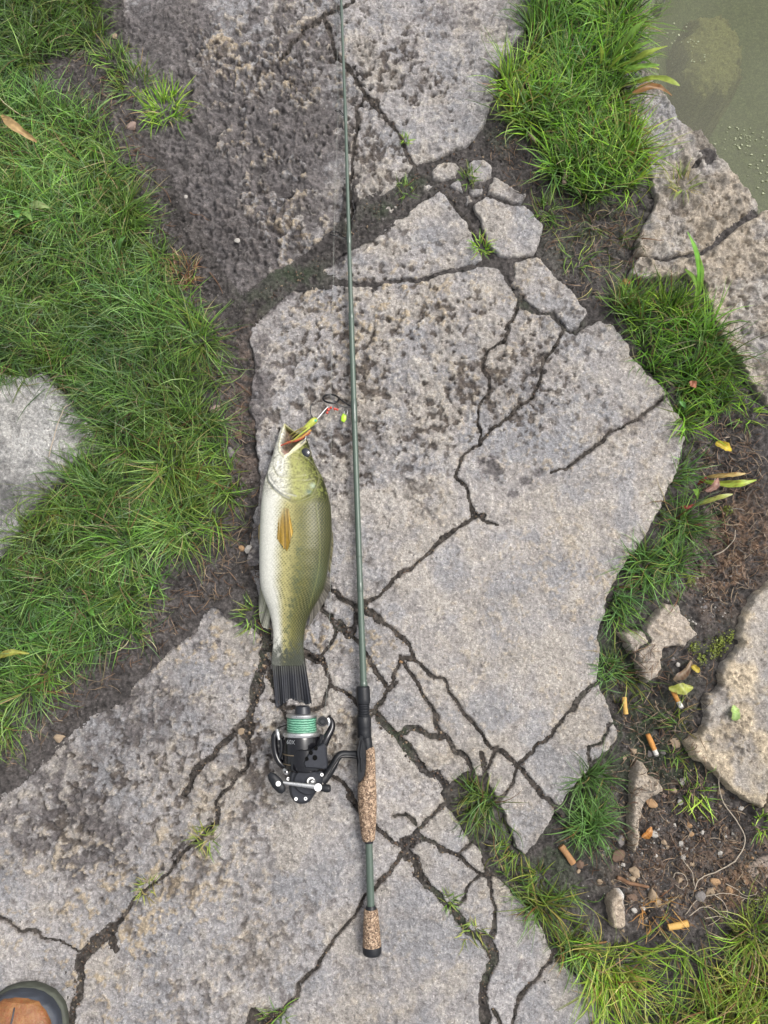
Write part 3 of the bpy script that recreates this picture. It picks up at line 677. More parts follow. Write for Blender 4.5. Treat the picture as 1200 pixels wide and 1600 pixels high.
# ------------------------------------------------------------------ grass
GREENS = np.array([(0.085,0.150,0.024),(0.125,0.235,0.032),(0.16,0.285,0.045),(0.065,0.125,0.028),(0.22,0.31,0.085),(0.10,0.175,0.055),(0.17,0.20,0.04)])
YELLOW = np.array([(0.20,0.26,0.045),(0.26,0.29,0.07),(0.16,0.23,0.04),(0.30,0.25,0.09),(0.12,0.19,0.035)])
BLUISH = np.array([(0.085,0.17,0.055),(0.11,0.22,0.07),(0.15,0.27,0.09),(0.10,0.19,0.045)])
LIME = np.array([(0.17,0.33,0.025),(0.22,0.38,0.03),(0.13,0.27,0.03),(0.28,0.40,0.05)])
DRY = np.array([(0.30,0.21,0.10),(0.22,0.12,0.055),(0.38,0.30,0.17),(0.17,0.08,0.04)])
def blades(bx, by, bz, L, W, az, th0, th1, tw, colors, K=5):
    """ribbon blades, vectorised; angles measured from the vertical"""
    n = len(bx); t = np.linspace(0, 1, K+1)
    px = np.zeros((n, K+1)); py = px.copy(); pz = px.copy(); px[:, 0] = bx; py[:, 0] = by; pz[:, 0] = bz
    for k in range(K):
        th = th0 + (th1-th0)*(t[k]+t[k+1])/2; a = az + tw*t[k]
        px[:, k+1] = px[:, k] + L/K*np.sin(th)*np.cos(a); py[:, k+1] = py[:, k] + L/K*np.sin(th)*np.sin(a)
        pz[:, k+1] = pz[:, k] + L/K*np.cos(th)
    zg = zat(px.ravel(), py.ravel()).reshape(px.shape) + 0.0015 + 0.003*rng.random((n, 1))
    zg[:, 0] = bz
    pz = np.maximum(pz, np.minimum(zg, pz+0.05))
    wd = W[:, None]*np.minimum(1, 0.55+2.5*t)*(1-t**2.2)*0.5 + 0.00008
    aa = az[:, None] + tw[:, None]*t + rng.normal(0, 0.5, n)[:, None]
    ox = -np.sin(aa)*wd; oy = np.cos(aa)*wd
    V = np.empty((n, K+1, 2, 3)); V[..., 0, 0] = px+ox; V[..., 0, 1] = py+oy; V[..., 1, 0] = px-ox; V[..., 1, 1] = py-oy
    tiltw = rng.normal(0, 0.5, n)[:, None]*wd
    V[..., 0, 2] = pz+tiltw; V[..., 1, 2] = pz-tiltw
    base = (np.arange(n)*(K+1)*2)[:, None]+(np.arange(K)*2)[None]
    F = np.stack([base, base+1, base+3, base+2], -1).reshape(-1, 4)
    C = np.repeat(colors[:, None, :], (K+1)*2, 1).reshape(-1, 3)
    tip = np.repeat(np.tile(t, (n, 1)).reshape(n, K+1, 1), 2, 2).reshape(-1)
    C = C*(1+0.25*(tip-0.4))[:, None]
    return V.reshape(-1, 3), F, C
def pick(pal, n, dry=0.06):
    c = pal[rng.integers(0, len(pal), n)]*rng.uniform(0.6, 1.45, (n, 1))
    d = rng.random(n) < dry
    c[d] = DRY[rng.integers(0, len(DRY), d.sum())]
    return c
def in_poly(poly, qx, qy, edge=0.016):
    sd = poly_sd(poly, pad=0.06, qx=qx, qy=qy)
    return sd + edge*fbm(qx, qy, 25, 2, 61)
def grass_patch(name, label, poly_px, dens, L, W, pal, tuft=0.022, up=(0.15, 0.9), bend=(0.5, 1.3), dry=0.06, avoid=True, outflow=0.0, group=None, hole=None, under_frac=0.38):
    poly = PP(poly_px); lo = poly.min(0); hi = poly.max(0); area = (hi-lo).prod()
    n = int(area*dens); qx = rng.uniform(lo[0], hi[0], n); qy = rng.uniform(lo[1], hi[1], n)
    # tuft centres pull blades together and fan them out
    nt = max(3, int(area/(tuft*tuft*3.0))); cx = rng.uniform(lo[0], hi[0], nt); cy = rng.uniform(lo[1], hi[1], nt)
    g0 = max(1, int((hi[0]-lo[0])/0.1)); near = np.zeros(n, int)
    for s in range(0, n, 4000):
        d = (qx[s:s+4000, None]-cx)**2 + (qy[s:s+4000, None]-cy)**2; near[s:s+4000] = d.argmin(1)
    dx = qx-cx[near]; dy = qy-cy[near]
    pull = rng.uniform(0.15, 0.8, n); qx = qx-dx*pull; qy = qy-dy*pull
    e = in_poly(poly, qx, qy)
    ok = e > rng.random(n)**2*(0.028 if dens > 70000 and tuft < 0.025 else 0.006)
    if avoid: ok &= sdat(qx, qy) < 0.004
    if hole is not None:
        for h in hole: ok &= in_poly(PP(h), qx, qy) < 0
    qx, qy, near, dx, dy, e = qx[ok], qy[ok], near[ok], dx[ok], dy[ok], e[ok]; n = len(qx)
    flow = 6.0*fbm(qx, qy, 6, 2, 63)
    az = np.where(rng.random(n) < 0.65, np.arctan2(dy, dx)+rng.normal(0, 0.7, n), flow + rng.normal(0, 0.8, n))
    ln = rng.uniform(L[0], L[1], n)*np.clip(0.55 + e/0.03, 0.55, 1)*(0.8+0.35*rng.random(nt)[near])
    th0 = rng.uniform(up[0], up[1], n); th1 = th0 + rng.uniform(bend[0], bend[1], n)
    colc = pick(pal, n, dry)*(0.85+0.3*rng.random(nt))[near][:, None]
    colc *= (1+0.30*fbm(qx, qy, 8, 2, 65))[:, None]; hsh = fbm(qx, qy, 7, 2, 66); colc[:, 0] *= 1+0.14*hsh; colc[:, 2] *= 1-0.2*hsh
    under = rng.random(n) < under_frac                       # short thatch leaves below, darkened to paint the shade deep in the grass
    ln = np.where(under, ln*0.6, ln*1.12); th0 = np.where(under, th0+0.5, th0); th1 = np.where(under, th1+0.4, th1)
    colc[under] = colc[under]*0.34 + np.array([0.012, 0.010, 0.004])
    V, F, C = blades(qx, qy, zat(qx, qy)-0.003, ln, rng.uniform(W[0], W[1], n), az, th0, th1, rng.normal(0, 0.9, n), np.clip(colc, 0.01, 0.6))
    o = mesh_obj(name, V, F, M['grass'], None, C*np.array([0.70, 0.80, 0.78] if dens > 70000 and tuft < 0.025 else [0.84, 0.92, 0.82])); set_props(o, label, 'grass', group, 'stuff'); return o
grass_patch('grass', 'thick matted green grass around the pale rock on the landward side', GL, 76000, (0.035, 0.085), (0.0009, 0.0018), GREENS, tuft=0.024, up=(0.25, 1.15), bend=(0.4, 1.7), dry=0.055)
GR1 = [(848,-250),(990,-250),(1000,0),(1003,30),(1008,80),(1000,130),(985,160),(990,200),(1003,240),(1010,272),(985,298),(940,308),(890,306),(862,288),(845,245),(825,205),(795,190),(785,160),(793,120),(815,80),(832,40)]
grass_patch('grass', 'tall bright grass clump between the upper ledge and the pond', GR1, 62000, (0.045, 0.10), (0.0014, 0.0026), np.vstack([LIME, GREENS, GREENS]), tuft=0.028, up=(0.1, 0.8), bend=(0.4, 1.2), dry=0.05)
GR2 = [(958,485),(1000,455),(1070,445),(1108,500),(1118,530),(1150,580),(1148,608),(1128,640),(1100,650),(1085,690),(1068,680),(1060,640),(1045,600),(1010,570),(985,540),(970,510)]
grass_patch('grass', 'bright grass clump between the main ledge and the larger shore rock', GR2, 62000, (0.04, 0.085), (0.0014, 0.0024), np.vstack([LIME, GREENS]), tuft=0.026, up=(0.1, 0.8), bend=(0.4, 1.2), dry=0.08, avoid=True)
GR3 = [(1070,690),(1098,690),(1112,740),(1085,780),(1112,830),(1122,860),(1108,890),(1085,900),(1050,930),(1030,938),(1010,965),(988,985),(960,998),(942,975),(955,930),(985,880),(1020,830),(1042,780),(1062,730)]
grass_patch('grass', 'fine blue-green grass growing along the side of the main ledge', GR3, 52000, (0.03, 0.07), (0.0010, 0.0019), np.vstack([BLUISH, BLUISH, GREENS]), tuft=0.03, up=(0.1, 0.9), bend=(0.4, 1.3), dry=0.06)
GR3b = [(940,1000),(965,1000),(985,1025),(1000,1060),(1030,1075),(1060,1095),(1080,1130),(1060,1140),(1010,1130),(990,1150),(965,1130),(948,1080),(938,1040)]
grass_patch('grass', 'sparse thin grass around the cigarette butts below the heart-shaped stone', GR3b, 15000, (0.03, 0.065), (0.0009, 0.0016), np.vstack([BLUISH, YELLOW, GREENS]), tuft=0.03, up=(0.3, 1.1), bend=(0.3, 1.2), dry=0.08)
GR4 = [(905,1218),(940,1198),(968,1210),(968,1250),(950,1272),(938,1325),(920,1335),(900,1310),(882,1285),(888,1258)]
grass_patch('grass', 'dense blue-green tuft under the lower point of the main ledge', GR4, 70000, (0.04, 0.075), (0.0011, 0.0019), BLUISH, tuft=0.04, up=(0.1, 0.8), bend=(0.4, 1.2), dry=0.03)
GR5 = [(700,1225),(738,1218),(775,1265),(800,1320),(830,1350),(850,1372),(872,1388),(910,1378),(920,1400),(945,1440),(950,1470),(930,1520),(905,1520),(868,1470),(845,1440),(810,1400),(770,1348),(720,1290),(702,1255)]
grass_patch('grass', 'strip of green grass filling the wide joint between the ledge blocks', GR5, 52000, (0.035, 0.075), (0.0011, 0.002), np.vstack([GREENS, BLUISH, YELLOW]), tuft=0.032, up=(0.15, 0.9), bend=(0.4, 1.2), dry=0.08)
GR6 = [(880,1450),(950,1465),(1050,1470),(1110,1462),(1150,1450),(1240,1430),(1420,1400),(1500,1700),(960,1900),(950,1650),(942,1590),(920,1540)]
grass_patch('grass', 'yellowing long grass beyond the soil pocket with the pale chunk', GR6, 36000, (0.045, 0.10), (0.0011, 0.002), np.vstack([YELLOW, YELLOW, LIME]), tuft=0.04, up=(0.4, 1.1), bend=(0.3, 1.2), dry=0.08)
GF = [(835,305),(880,300),(930,312),(1000,300),(1060,250),(1075,300),(1030,340),(1000,380),(1000,440),(950,470),(925,470),(905,430),(880,390),(855,345)]
grass_patch('grass', 'thin scattered grass on dark soil between the two bright clumps', GF, 8000, (0.025, 0.055), (0.0009, 0.0017), np.vstack([GREENS, YELLOW]), tuft=0.04, up=(0.3, 1.1), bend=(0.3, 1.2), dry=0.2)

def litter(poly_px, n, label):
    poly = PP(poly_px); lo = poly.min(0); hi = poly.max(0)
    qx = rng.uniform(lo[0], hi[0], n); qy = rng.uniform(lo[1], hi[1], n); ok = poly_sd(poly, pad=0.06, qx=qx, qy=qy) > 0; qx, qy = qx[ok], qy[ok]; n = len(qx)
    pal = np.array([(0.13,0.075,0.045),(0.20,0.13,0.08),(0.09,0.05,0.03),(0.24,0.18,0.12),(0.07,0.06,0.05)])
    th = rng.uniform(1.45, 1.6, n)
    V, F, C = blades(qx, qy, zat(qx, qy)+0.0015, rng.uniform(0.006, 0.028, n), rng.uniform(0.0006, 0.0013, n), rng.uniform(0, 6.28, n), th, th+rng.normal(0, 0.1, n), rng.normal(0, 0.9, n), pal[rng.integers(0, 5, n)]*rng.uniform(0.6, 1.2, (n, 1)))
    set_props(mesh_obj('dead_litter', V, F, M['grass'], None, C), label, 'litter', None, 'stuff')
litter([(170,60),(215,180),(240,300),(290,400),(350,500),(375,620),(385,700),(395,800),(400,900),(340,940),(280,990),(200,1050),(100,1130),(0,1210),(0,1170),(60,1080),(200,1000),(280,880),(350,800),(355,680),(330,580),(280,440),(215,300),(190,210),(100,140),(100,85)], 5200, 'short dead brown stalks littering the dirt strip beside the lawn')
litter([(960,1000),(1080,1010),(1120,1060),(1090,1150),(1130,1250),(1200,1290),(1200,1430),(1050,1450),(940,1400),(900,1330),(980,1180)], 1500, 'brown plant scraps scattered over the soil pocket with the cigarette butts')
litter([(1080,640),(1180,650),(1200,800),(1200,890),(1150,950),(1100,940),(1130,860),(1110,760)], 900, 'brown plant scraps on the reddish soil above the tan slab')
litter([(790,190),(860,300),(990,310),(1010,380),(960,470),(920,480),(850,350),(760,240)], 1000, 'brown plant scraps on dark soil below the tall pond-side clump')
def tuft(px, py, r, n, L, label, pal=GREENS, dry=0.05, W=(0.001, 0.0019), el=1.0):
    x, y = P(px, py); k = 0.001*r
    a = rng.uniform(0, 2*math.pi, n); q = np.sqrt(rng.random(n))*k*0.5
    bx = x+q*np.cos(a)*el; by = y+q*np.sin(a)
    az = a + rng.normal(0, 1.0, n); th0 = rng.uniform(0.1, 1.1, n)
    V, F, C = blades(bx, by, zat(bx, by)-0.003, rng.uniform(L*0.6, L*1.15, n), rng.uniform(W[0], W[1], n), az, th0, th0+rng.uniform(0.2, 0.9, n), rng.normal(0, 0.4, n), pick(pal, n, dry))
    V[:, 0] -= x; V[:, 1] -= y
    o = mesh_obj('grass_tuft', V, F, M['grass'], None, C); o.location = (x, y, 0)
    set_props(o, label, 'grass tuft', 'small separate grass tufts'); return o
for a in [
 (176, 92, 50, 110, 0.040, 'fresh grass tuft on the bare soil closest to the corner of the thick lawn', GREENS),
 (205, 125, 55, 120, 0.042, 'middle one of three grass tufts in a row on the dirt-caked rock', GREENS),
 (258, 168, 60, 150, 0.045, 'bright grass tuft ending the row of three on the dirt-caked rock', LIME),
 (634, 221, 12, 22, 0.016, 'tiny sprig in the thin crack of the upper ledge', LIME),
 (634, 297, 24, 26, 0.024, 'small grass sprig in the mossy joint beneath the upper ledge', GREENS),
 (733, 277, 26, 34, 0.024, 'small grass sprig beside the round cobble', GREENS),
 (752, 385, 26, 40, 0.028, 'grass sprig in the crack between two small ledge plates', LIME),
 (392, 964, 34, 50, 0.034, 'dark green tuft next to the belly fin of the fish', GREENS),
 (321, 1309, 30, 50, 0.026, 'olive tuft in the crack of the lower ledge toward the reel', YELLOW),
 (229, 1388, 26, 36, 0.022, 'olive tuft in the crack of the lower ledge toward the boot', YELLOW),
 (700, 1404, 18, 30, 0.020, 'tiny green tuft in the crack beside the butt of the rod', GREENS),
 (738, 1455, 30, 34, 0.026, 'thin tuft in the wide mossy crack below the rod butt', YELLOW),
 (432, 1592, 34, 50, 0.030, 'dark tuft where the lower crack leaves the ledge', GREENS),
 (1092, 1245, 34, 40, 0.042, 'loose bright tuft alone on the black soil near the tan slab', LIME),
 (853, 322, 30, 46, 0.032, 'small tuft on dark soil beside the little triangular plate', GREENS),
 (1064, 292, 34, 46, 0.036, 'yellowish tuft on the lumpy shore rock', YELLOW),
 (955, 1045, 30, 70, 0.036, 'small tuft against the ledge below the fine blue-green grass', BLUISH),
 (1060, 1183, 26, 26, 0.028, 'thin sprig between cigarette butts and the tan slab corner', GREENS),
 (1170, 642, 34, 40, 0.036, 'thin sprig at the foot of the larger shore rock', LIME),
 (1195, 1290, 26, 30, 0.032, 'sprig peeping out under the lower corner of the tan slab', LIME)]:
    tuft(*a)
tuft(284, 422, 44, 90, 0.034, 'dry reddish-brown tuft at the lawn edge on dark soil', DRY, 1.0)
tuft(1030, 1432, 50, 45, 0.036, 'dry orange-brown straw tuft beside the square stone chunk', np.array([(0.34,0.17,0.05),(0.40,0.25,0.09)]), 0.1)

# ------------------------------------------------------------------ leafy plants and fallen leaves
def leaf_mesh(base, tip, width, colr, sag=0.3, name='leaf', parent=None, mat='leaf', fold=0.25, n=9, rise=0.0, wshape=1.0):
    n = 16; lr = random.Random(int(abs(base[0]*9973+base[1]*7919)*1000) % 99991)
    ph1, ph2, tw_, cu = lr.uniform(0, 6), lr.uniform(0, 6), lr.uniform(-0.5, 0.5), lr.uniform(-0.12, 0.12)
    """a real leaf blade: arched midrib, folded halves"""
    b = Vector(base); t = Vector(tip); d = t-b; L = d.length; hd = Vector((d.x, d.y, 0)).normalized(); sd = Vector((-hd.y, hd.x, 0))
    V = []; C = []
    for i in range(n+1):
        u = i/n; c = b + d*u; c.z += sag*L*math.sin(math.pi*u)*0.5 + rise*u*(1-u)
        w = width*0.5*(math.sin(math.pi*min(1, u*0.92+0.04))**wshape)*(1.12-0.35*u)*(1+0.14*math.sin(9*u+ph1)+0.07*math.sin(23*u+ph2)) + 0.0002
        c = c + sd*cu*L*math.sin(math.pi*u)
        for k in (-1, -0.5, 0, 0.5, 1):
            p = c + sd*w*k; p.z += fold*abs(k)*w*(1+0.5*math.sin(5*u+ph2+k)) + 0.22*w*math.sin(9*u+2*k+ph1) + tw_*k*w*u
            V.append(p); cc = np.array(colr)*(1.25 if k == 0 else 1.0)*(0.85+0.25*u)*lr.uniform(0.78, 1.15)
            if lr.random() < 0.12 and abs(k) > 0: cc = cc*np.array([0.75, 0.55, 0.5])
            C.append(cc)
    F = [(i*5+k, i*5+k+1, (i+1)*5+k+1, (i+1)*5+k) for i in range(n) for k in range(4)]
    return mesh_obj(name, V, F, M[mat], parent, np.array(C))
def plant(label, root_px, leaves, cat='plant', zr=None):
    x, y = P(*root_px); z = float(zat(x, y)[0]) if zr is None else zr
    r = empty('leafy_plant', (0, 0, 0)); set_props(r, label, cat)
    for (bx, by, tx, ty, zt, w, c) in leaves:
        b = P3(bx, by, z+0.004); t = P3(tx, ty, z+zt); leaf_mesh(b, t, w, c, 0.28, parent=r, wshape=0.8)
    return r
LG, YG = (0.16, 0.29, 0.045), (0.27, 0.34, 0.06)
plant('upright broad-leaved plant with lime leaves leaning over the pond', (975, 115), [
    (955, 95, 1010, 30, 0.06, 0.011, LG), (960, 100, 1018, 65, 0.06, 0.010, LG), (968, 105, 1043, 72, 0.055, 0.011, YG), (965, 112, 1030, 102, 0.05, 0.011, LG),
    (970, 118, 1030, 108, 0.04, 0.010, YG), (985, 132, 1062, 134, 0.05, 0.013, YG), (950, 110, 978, 85, 0.07, 0.012, YG), (945, 120, 985, 95, 0.07, 0.010, LG), (938, 100, 936, 70, 0.07, 0.009, YG)])
plant('tall narrow sword-shaped leaf pair standing out of the bright clump', (1082, 492), [(1082, 492, 1074, 362, 0.10, 0.010, (0.13, 0.32, 0.03)), (1084, 490, 1087, 388, 0.08, 0.009, (0.17, 0.35, 0.04)), (1080, 495, 1070, 420, 0.07, 0.007, LG)])
plant('low plant with red stems and long yellow-green leaves in the grass by the ledge', (1090, 755), [
    (1098, 752, 1182, 750, 0.04, 0.011, (0.30, 0.38, 0.05)), (1085, 790, 1145, 772, 0.03, 0.008, (0.28, 0.30, 0.07)), (1105, 745, 1165, 740, 0.03, 0.008, (0.36, 0.26, 0.09)),
    (1090, 780, 1083, 765, 0.03, 0.010, LG), (1062, 792, 1086, 788, 0.012, 0.006, (0.22, 0.04, 0.03)), (1090, 757, 1104, 745, 0.02, 0.006, (0.22, 0.04, 0.03))])
plant('short clover-green sprig in the pool-side grass with two rounded blades', (1075, 640), [(1072, 640, 1062, 628, 0.03, 0.012, (0.10, 0.24, 0.07)), (1073, 640, 1085, 632, 0.03, 0.010, (0.10, 0.22, 0.05)), (1100, 665, 1102, 640, 0.04, 0.010, LG)])
plant('broad dark green weed leaves in the lower end of the lawn', (60, 985), [
    (62, 980, 75, 962, 0.03, 0.012, (0.08, 0.22, 0.04)), (62, 984, 48, 1002, 0.03, 0.013, (0.09, 0.24, 0.04)), (140, 940, 148, 962, 0.04, 0.010, (0.12, 0.28, 0.05)), (66, 982, 88, 975, 0.03, 0.010, (0.09, 0.22, 0.04))])
plant('pale olive weed leaves with rounded tips in the upper lawn', (35, 330), [
    (35, 330, 78, 325, 0.045, 0.014, (0.20, 0.26, 0.10)), (34, 331, 50, 345, 0.045, 0.012, (0.16, 0.26, 0.07)), (34, 328, 28, 340, 0.045, 0.014, (0.10, 0.26, 0.05)), (30, 326, 10, 322, 0.045, 0.013, (0.11, 0.2, 0.05))])
plant('single light green plantain leaf upright in the lawn', (188, 400), [(186, 402, 196, 370, 0.055, 0.013, (0.15, 0.32, 0.09))])
def flat_leaf(label, b, t, w, c, z=None, cat='leaf', fold=0.25, name='fallen_leaf', dz=0.004, sag=0.2):
    xb, yb = P(*b); zb = float(zat(xb, yb)[0]) if z is None else z
    xt, yt = P(*t); zt = float(zat(xt, yt)[0]) if z is None else z
    zb = max(zb, zt)+dz; o = leaf_mesh(P3(*b, zb), P3(*t, zb), w, c, sag, name=name, fold=fold, wshape=0.7)
    return set_props(o, label, cat)
flat_leaf('oval yellow-green leaf touching a cigarette butt under the heart-shaped stone', (1045, 1076), (1083, 1074), 0.016, (0.27, 0.29, 0.055), dz=0.012)
flat_leaf('small heart-shaped light green leaf lying on the tan slab', (1149, 1126), (1146, 1102), 0.016, (0.26, 0.38, 0.12), dz=0.003)
flat_leaf('little curled bright yellow leaf near the heart-shaped stone', (1080, 1040), (1093, 1050), 0.010, (0.40, 0.31, 0.04), dz=0.006, fold=0.7)
flat_leaf('brown dead leaf folded against the heart-shaped stone', (1052, 1062), (1080, 1032), 0.012, (0.20, 0.145, 0.095), dz=0.004, fold=0.9)
flat_leaf('pinkish dry leaf among the red-stemmed leaves', (1103, 768), (1122, 747), 0.012, (0.28, 0.16, 0.125), dz=0.03, fold=0.6)
flat_leaf('long curled orange-brown leaf over the shore rock below the lime leaves', (988, 146), (1050, 150), 0.014, (0.25, 0.125, 0.04), dz=0.035, fold=0.6)
flat_leaf('bright yellow withered leaf above the red-stemmed plant', (1118, 692), (1143, 704), 0.014, (0.45, 0.34, 0.03), dz=0.03, fold=0.5)
flat_leaf('small orange leaf scrap on the soil beside tan shore rock', (971, 443), (985, 441), 0.010, (0.28, 0.08, 0.03), dz=0.006)
flat_leaf('rusty leaf scrap in the bright mid clump', (1078, 596), (1087, 606), 0.011, (0.28, 0.10, 0.05), dz=0.055)
flat_leaf('dry straw-coloured leaf strip across the upper lawn', (2, 180), (58, 222), 0.014, (0.36, 0.24, 0.11), dz=0.045, fold=0.5)
flat_leaf('orange curled husk next to the bone-shaped stone', (1003, 1308), (1018, 1292), 0.011, (0.40, 0.18, 0.045), dz=0.004, fold=0.8)
flat_leaf('thick olive stem lying at the lawn edge', (-6, 1030), (46, 1021), 0.009, (0.24, 0.25, 0.05), dz=0.045, fold=0.8, cat='stem', name='plant_stem')

# ------------------------------------------------------------------ pebbles, gravel, twigs
def pebble_mesh(name, seed, colr):
    r = random.Random(seed); me = bpy.data.meshes.new(name)
    import bmesh
    bm = bmesh.new(); bmesh.ops.create_icosphere(bm, subdivisions=2, radius=1.0)
    ax = [Vector((r.uniform(-1, 1), r.uniform(-1, 1), r.uniform(-1, 1))).normalized() for _ in range(7)]
    cut = [r.uniform(0.45, 0.85) for _ in ax]
    for v in bm.verts:
        for a, c in zip(ax, cut):
            d = v.co.dot(a)
            if d > c: v.co -= a*(d-c)*0.9
        v.co *= 1 + r.uniform(-0.09, 0.09)
    bm.to_mesh(me); bm.free()
    me.polygons.foreach_set('use_smooth', np.full(len(me.polygons), False))
    at = me.attributes.new('Col', 'FLOAT_COLOR', 'POINT'); c = np.ones((len(me.vertices), 4), np.float32); c[:, :3] = np.array(colr)
    at.data.foreach_set('color', c.ravel()); me.materials.append(M['pebble']); return me
PCOL = {'white': (0.34, 0.32, 0.295), 'tan': (0.27, 0.205, 0.14), 'grey': (0.16, 0.145, 0.14), 'brown': (0.13, 0.085, 0.06), 'pink': (0.28, 0.205, 0.175), 'orange': (0.31, 0.195, 0.105)}
PM = {(k, s): pebble_mesh('pebble', 17*s+len(k), c) for k, c in PCOL.items() for s in range(3)}
def pebble(px, py, r, colk, label, el=1.3, grp=None, ang=None):
    x, y = P(px, py, -0.015); a = (px*7+py*13) % 628/100 if ang is None else ang
    o = bpy.data.objects.new('pebble', PM[(colk, (px+py) % 3)]); COL.objects.link(o)
    k = r*0.00092; o.scale = (k*el, k, k*0.7); o.rotation_euler = (0, 0, a)
    o.location = (x, y, float(zat(x, y)[0]) + k*0.12)
    set_props(o, label, 'pebble', grp)
for (px, py, r, c, lb, el) in [
 (1126, 1236, 7, 'tan', 'tan pebble tucked under the tan slab edge', 1.1), (1022, 1258, 8, 'orange', 'orange-tan pebble against the bone-shaped stone', 1.4),
 (1044, 1246, 5, 'pink', 'pink pebble on mossy soil by the bone-shaped stone', 1.1), (1057, 1163+75, 5, 'tan', 'tan pebble on mossy soil above the pink one', 1.2),
 (1067, 1256, 5, 'white', 'round white pebble alone on mossy soil', 1.0), (1070, 1222, 6, 'white', 'upright white pebble beside the thin sprig', 1.4),
 (1082, 1294, 6, 'orange', 'orange pebble, upper of a touching pair on black soil', 1.2), (1085, 1307, 5, 'orange', 'orange pebble, lower of a touching pair on black soil', 1.0),
 (1101, 1303, 4, 'white', 'white pebble with grey side beside the orange pair', 1.1), (1135, 1306, 3.5, 'white', 'tiny white pebble inside the loop of pale root', 1.2),
 (1026, 1306, 7, 'white', 'jagged white bit beside the orange husk', 1.3), (1041, 1319, 5, 'tan', 'tan pebble in the cluster on black soil', 1.2), (1046, 1326, 4, 'tan', 'smaller tan pebble in the cluster on black soil', 1.0),
 (1067, 1321, 5, 'white', 'pale egg-shaped pebble in the middle of black soil', 1.1), (1070, 1341, 5, 'white', 'pale pebble below the egg-shaped one', 1.2), (1127, 1335, 5, 'white', 'pale angular pebble near the bend of the root', 1.2),
 (1027, 1339, 3.5, 'white', 'small round white pebble alone near the twig', 1.0), (1083, 1350, 5, 'tan', 'brownish pebble beside the pale one', 1.2), (1063, 1374, 7, 'tan', 'tan pebble in the small root loop', 1.3),
 (1116, 1377, 8, 'orange', 'orange-brown stone under the root tangle', 1.3), (1107, 1390, 7, 'tan', 'tan stone in the root tangle', 1.5), (1137, 1387, 6, 'orange', 'orange stone at the end of the root tangle', 1.2),
 (1090, 1397, 8, 'grey', 'grey stone in the root tangle', 1.3), (993, 1365, 8, 'tan', 'tan stone above the brown twig', 1.4), (989, 1374, 6, 'tan', 'small tan stone touching the brown twig', 1.2),
 (1019, 1398, 10, 'tan', 'yellowish lump below the brown twig', 1.2), (1026, 1411, 7, 'tan', 'smaller yellowish lump below the brown twig', 1.2), (986, 1402, 7, 'brown', 'brown stone beside the white-faced chunk', 1.4),
 (1002, 1416, 4.5, 'white', 'white pebble between chunk and yellowish lumps', 1.1), (988, 1419, 4.5, 'white', 'white pebble touching the chunk', 1.2), (970, 1341, 10, 'brown', 'brown stone by the foot of the bone-shaped stone', 1.3),
 (973, 1318, 9, 'grey', 'grey stone left against the foot of the bone-shaped stone', 1.2), (978, 1356, 4, 'white', 'tiny pale pebble above the stones by the twig', 1.0), (995, 1176, 6, 'tan', 'tan pebble at the head of the bone-shaped stone', 1.2),
 (980, 1187, 5, 'tan', 'small tan pebble by the grass above the bone-shaped stone', 1.1), (1058, 1163, 9, 'tan', 'tan stone by the corner of the tan slab', 1.3), (1020, 1180, 6, 'grey', 'grey pebble next to the cigarette butt with ash tip', 1.2),
 (1040, 1178, 5, 'grey', 'grey pebble at the ash end of a cigarette butt', 1.3), (911, 1356, 7, 'brown', 'brown pebble at the end of the weathered cigarette butt', 1.1), (908, 1367, 5, 'tan', 'tan pebble below the weathered cigarette butt', 1.2),
 (940, 1381, 6, 'tan', 'tan pebble in the moss above the chunk', 1.1),
 (375, 681, 9, 'brown', 'brown cube-like pebble on the dark soil by the lawn', 1.0), (361, 711, 10, 'grey', 'grey half-buried pebble below the brown cube-like one', 1.3), (340, 644, 9, 'pink', 'pinkish pebble at the lawn edge in grass tips', 1.3),
 (379, 858, 6, 'orange', 'orange pebble beside a white one near the fish belly', 1.1), (391, 860, 7, 'white', 'white pebble beside the orange one near the fish belly', 1.2), (210, 203, 9, 'pink', 'pinkish pebble on the dark dirt beside the lawn', 1.3),
 (182, 62, 6, 'tan', 'tan pebble on bare dirt above the row of tufts', 1.1), (293, 313, 4, 'white', 'tiny white pebble on dark dirt', 1.0), (373, 382, 5, 'white', 'white pebble on dark dirt near the dry tuft', 1.2),
 (380, 1142, 7, 'tan', 'tan pebble wedged in the joint near the fish tail', 1.0), (96, 1152, 8, 'tan', 'tan pebble on the black soil by the lower ledge', 1.4), (224, 1204, 6, 'white', 'round white fossil disc on the lower ledge', 1.0),
 (742, 797, 3, 'white', 'white grit in the crack junction of the main ledge', 1.0), (627, 1034, 4, 'orange', 'orange grit in the crack near the reel seat', 1.0), (1157, 1262, 4, 'white', 'pale pebble pair member under the tan slab', 1.2),
 (1100, 948, 5, 'grey', 'grey pebble in the soil above the heart-shaped stone', 1.0), (1057, 1038, 4, 'white', 'white pebble beside the heart-shaped stone', 1.1), (1050, 1030, 4, 'grey', 'grey pebble beside the heart-shaped stone', 1.1)]:
    pebble(px, py, r, c, lb, el)

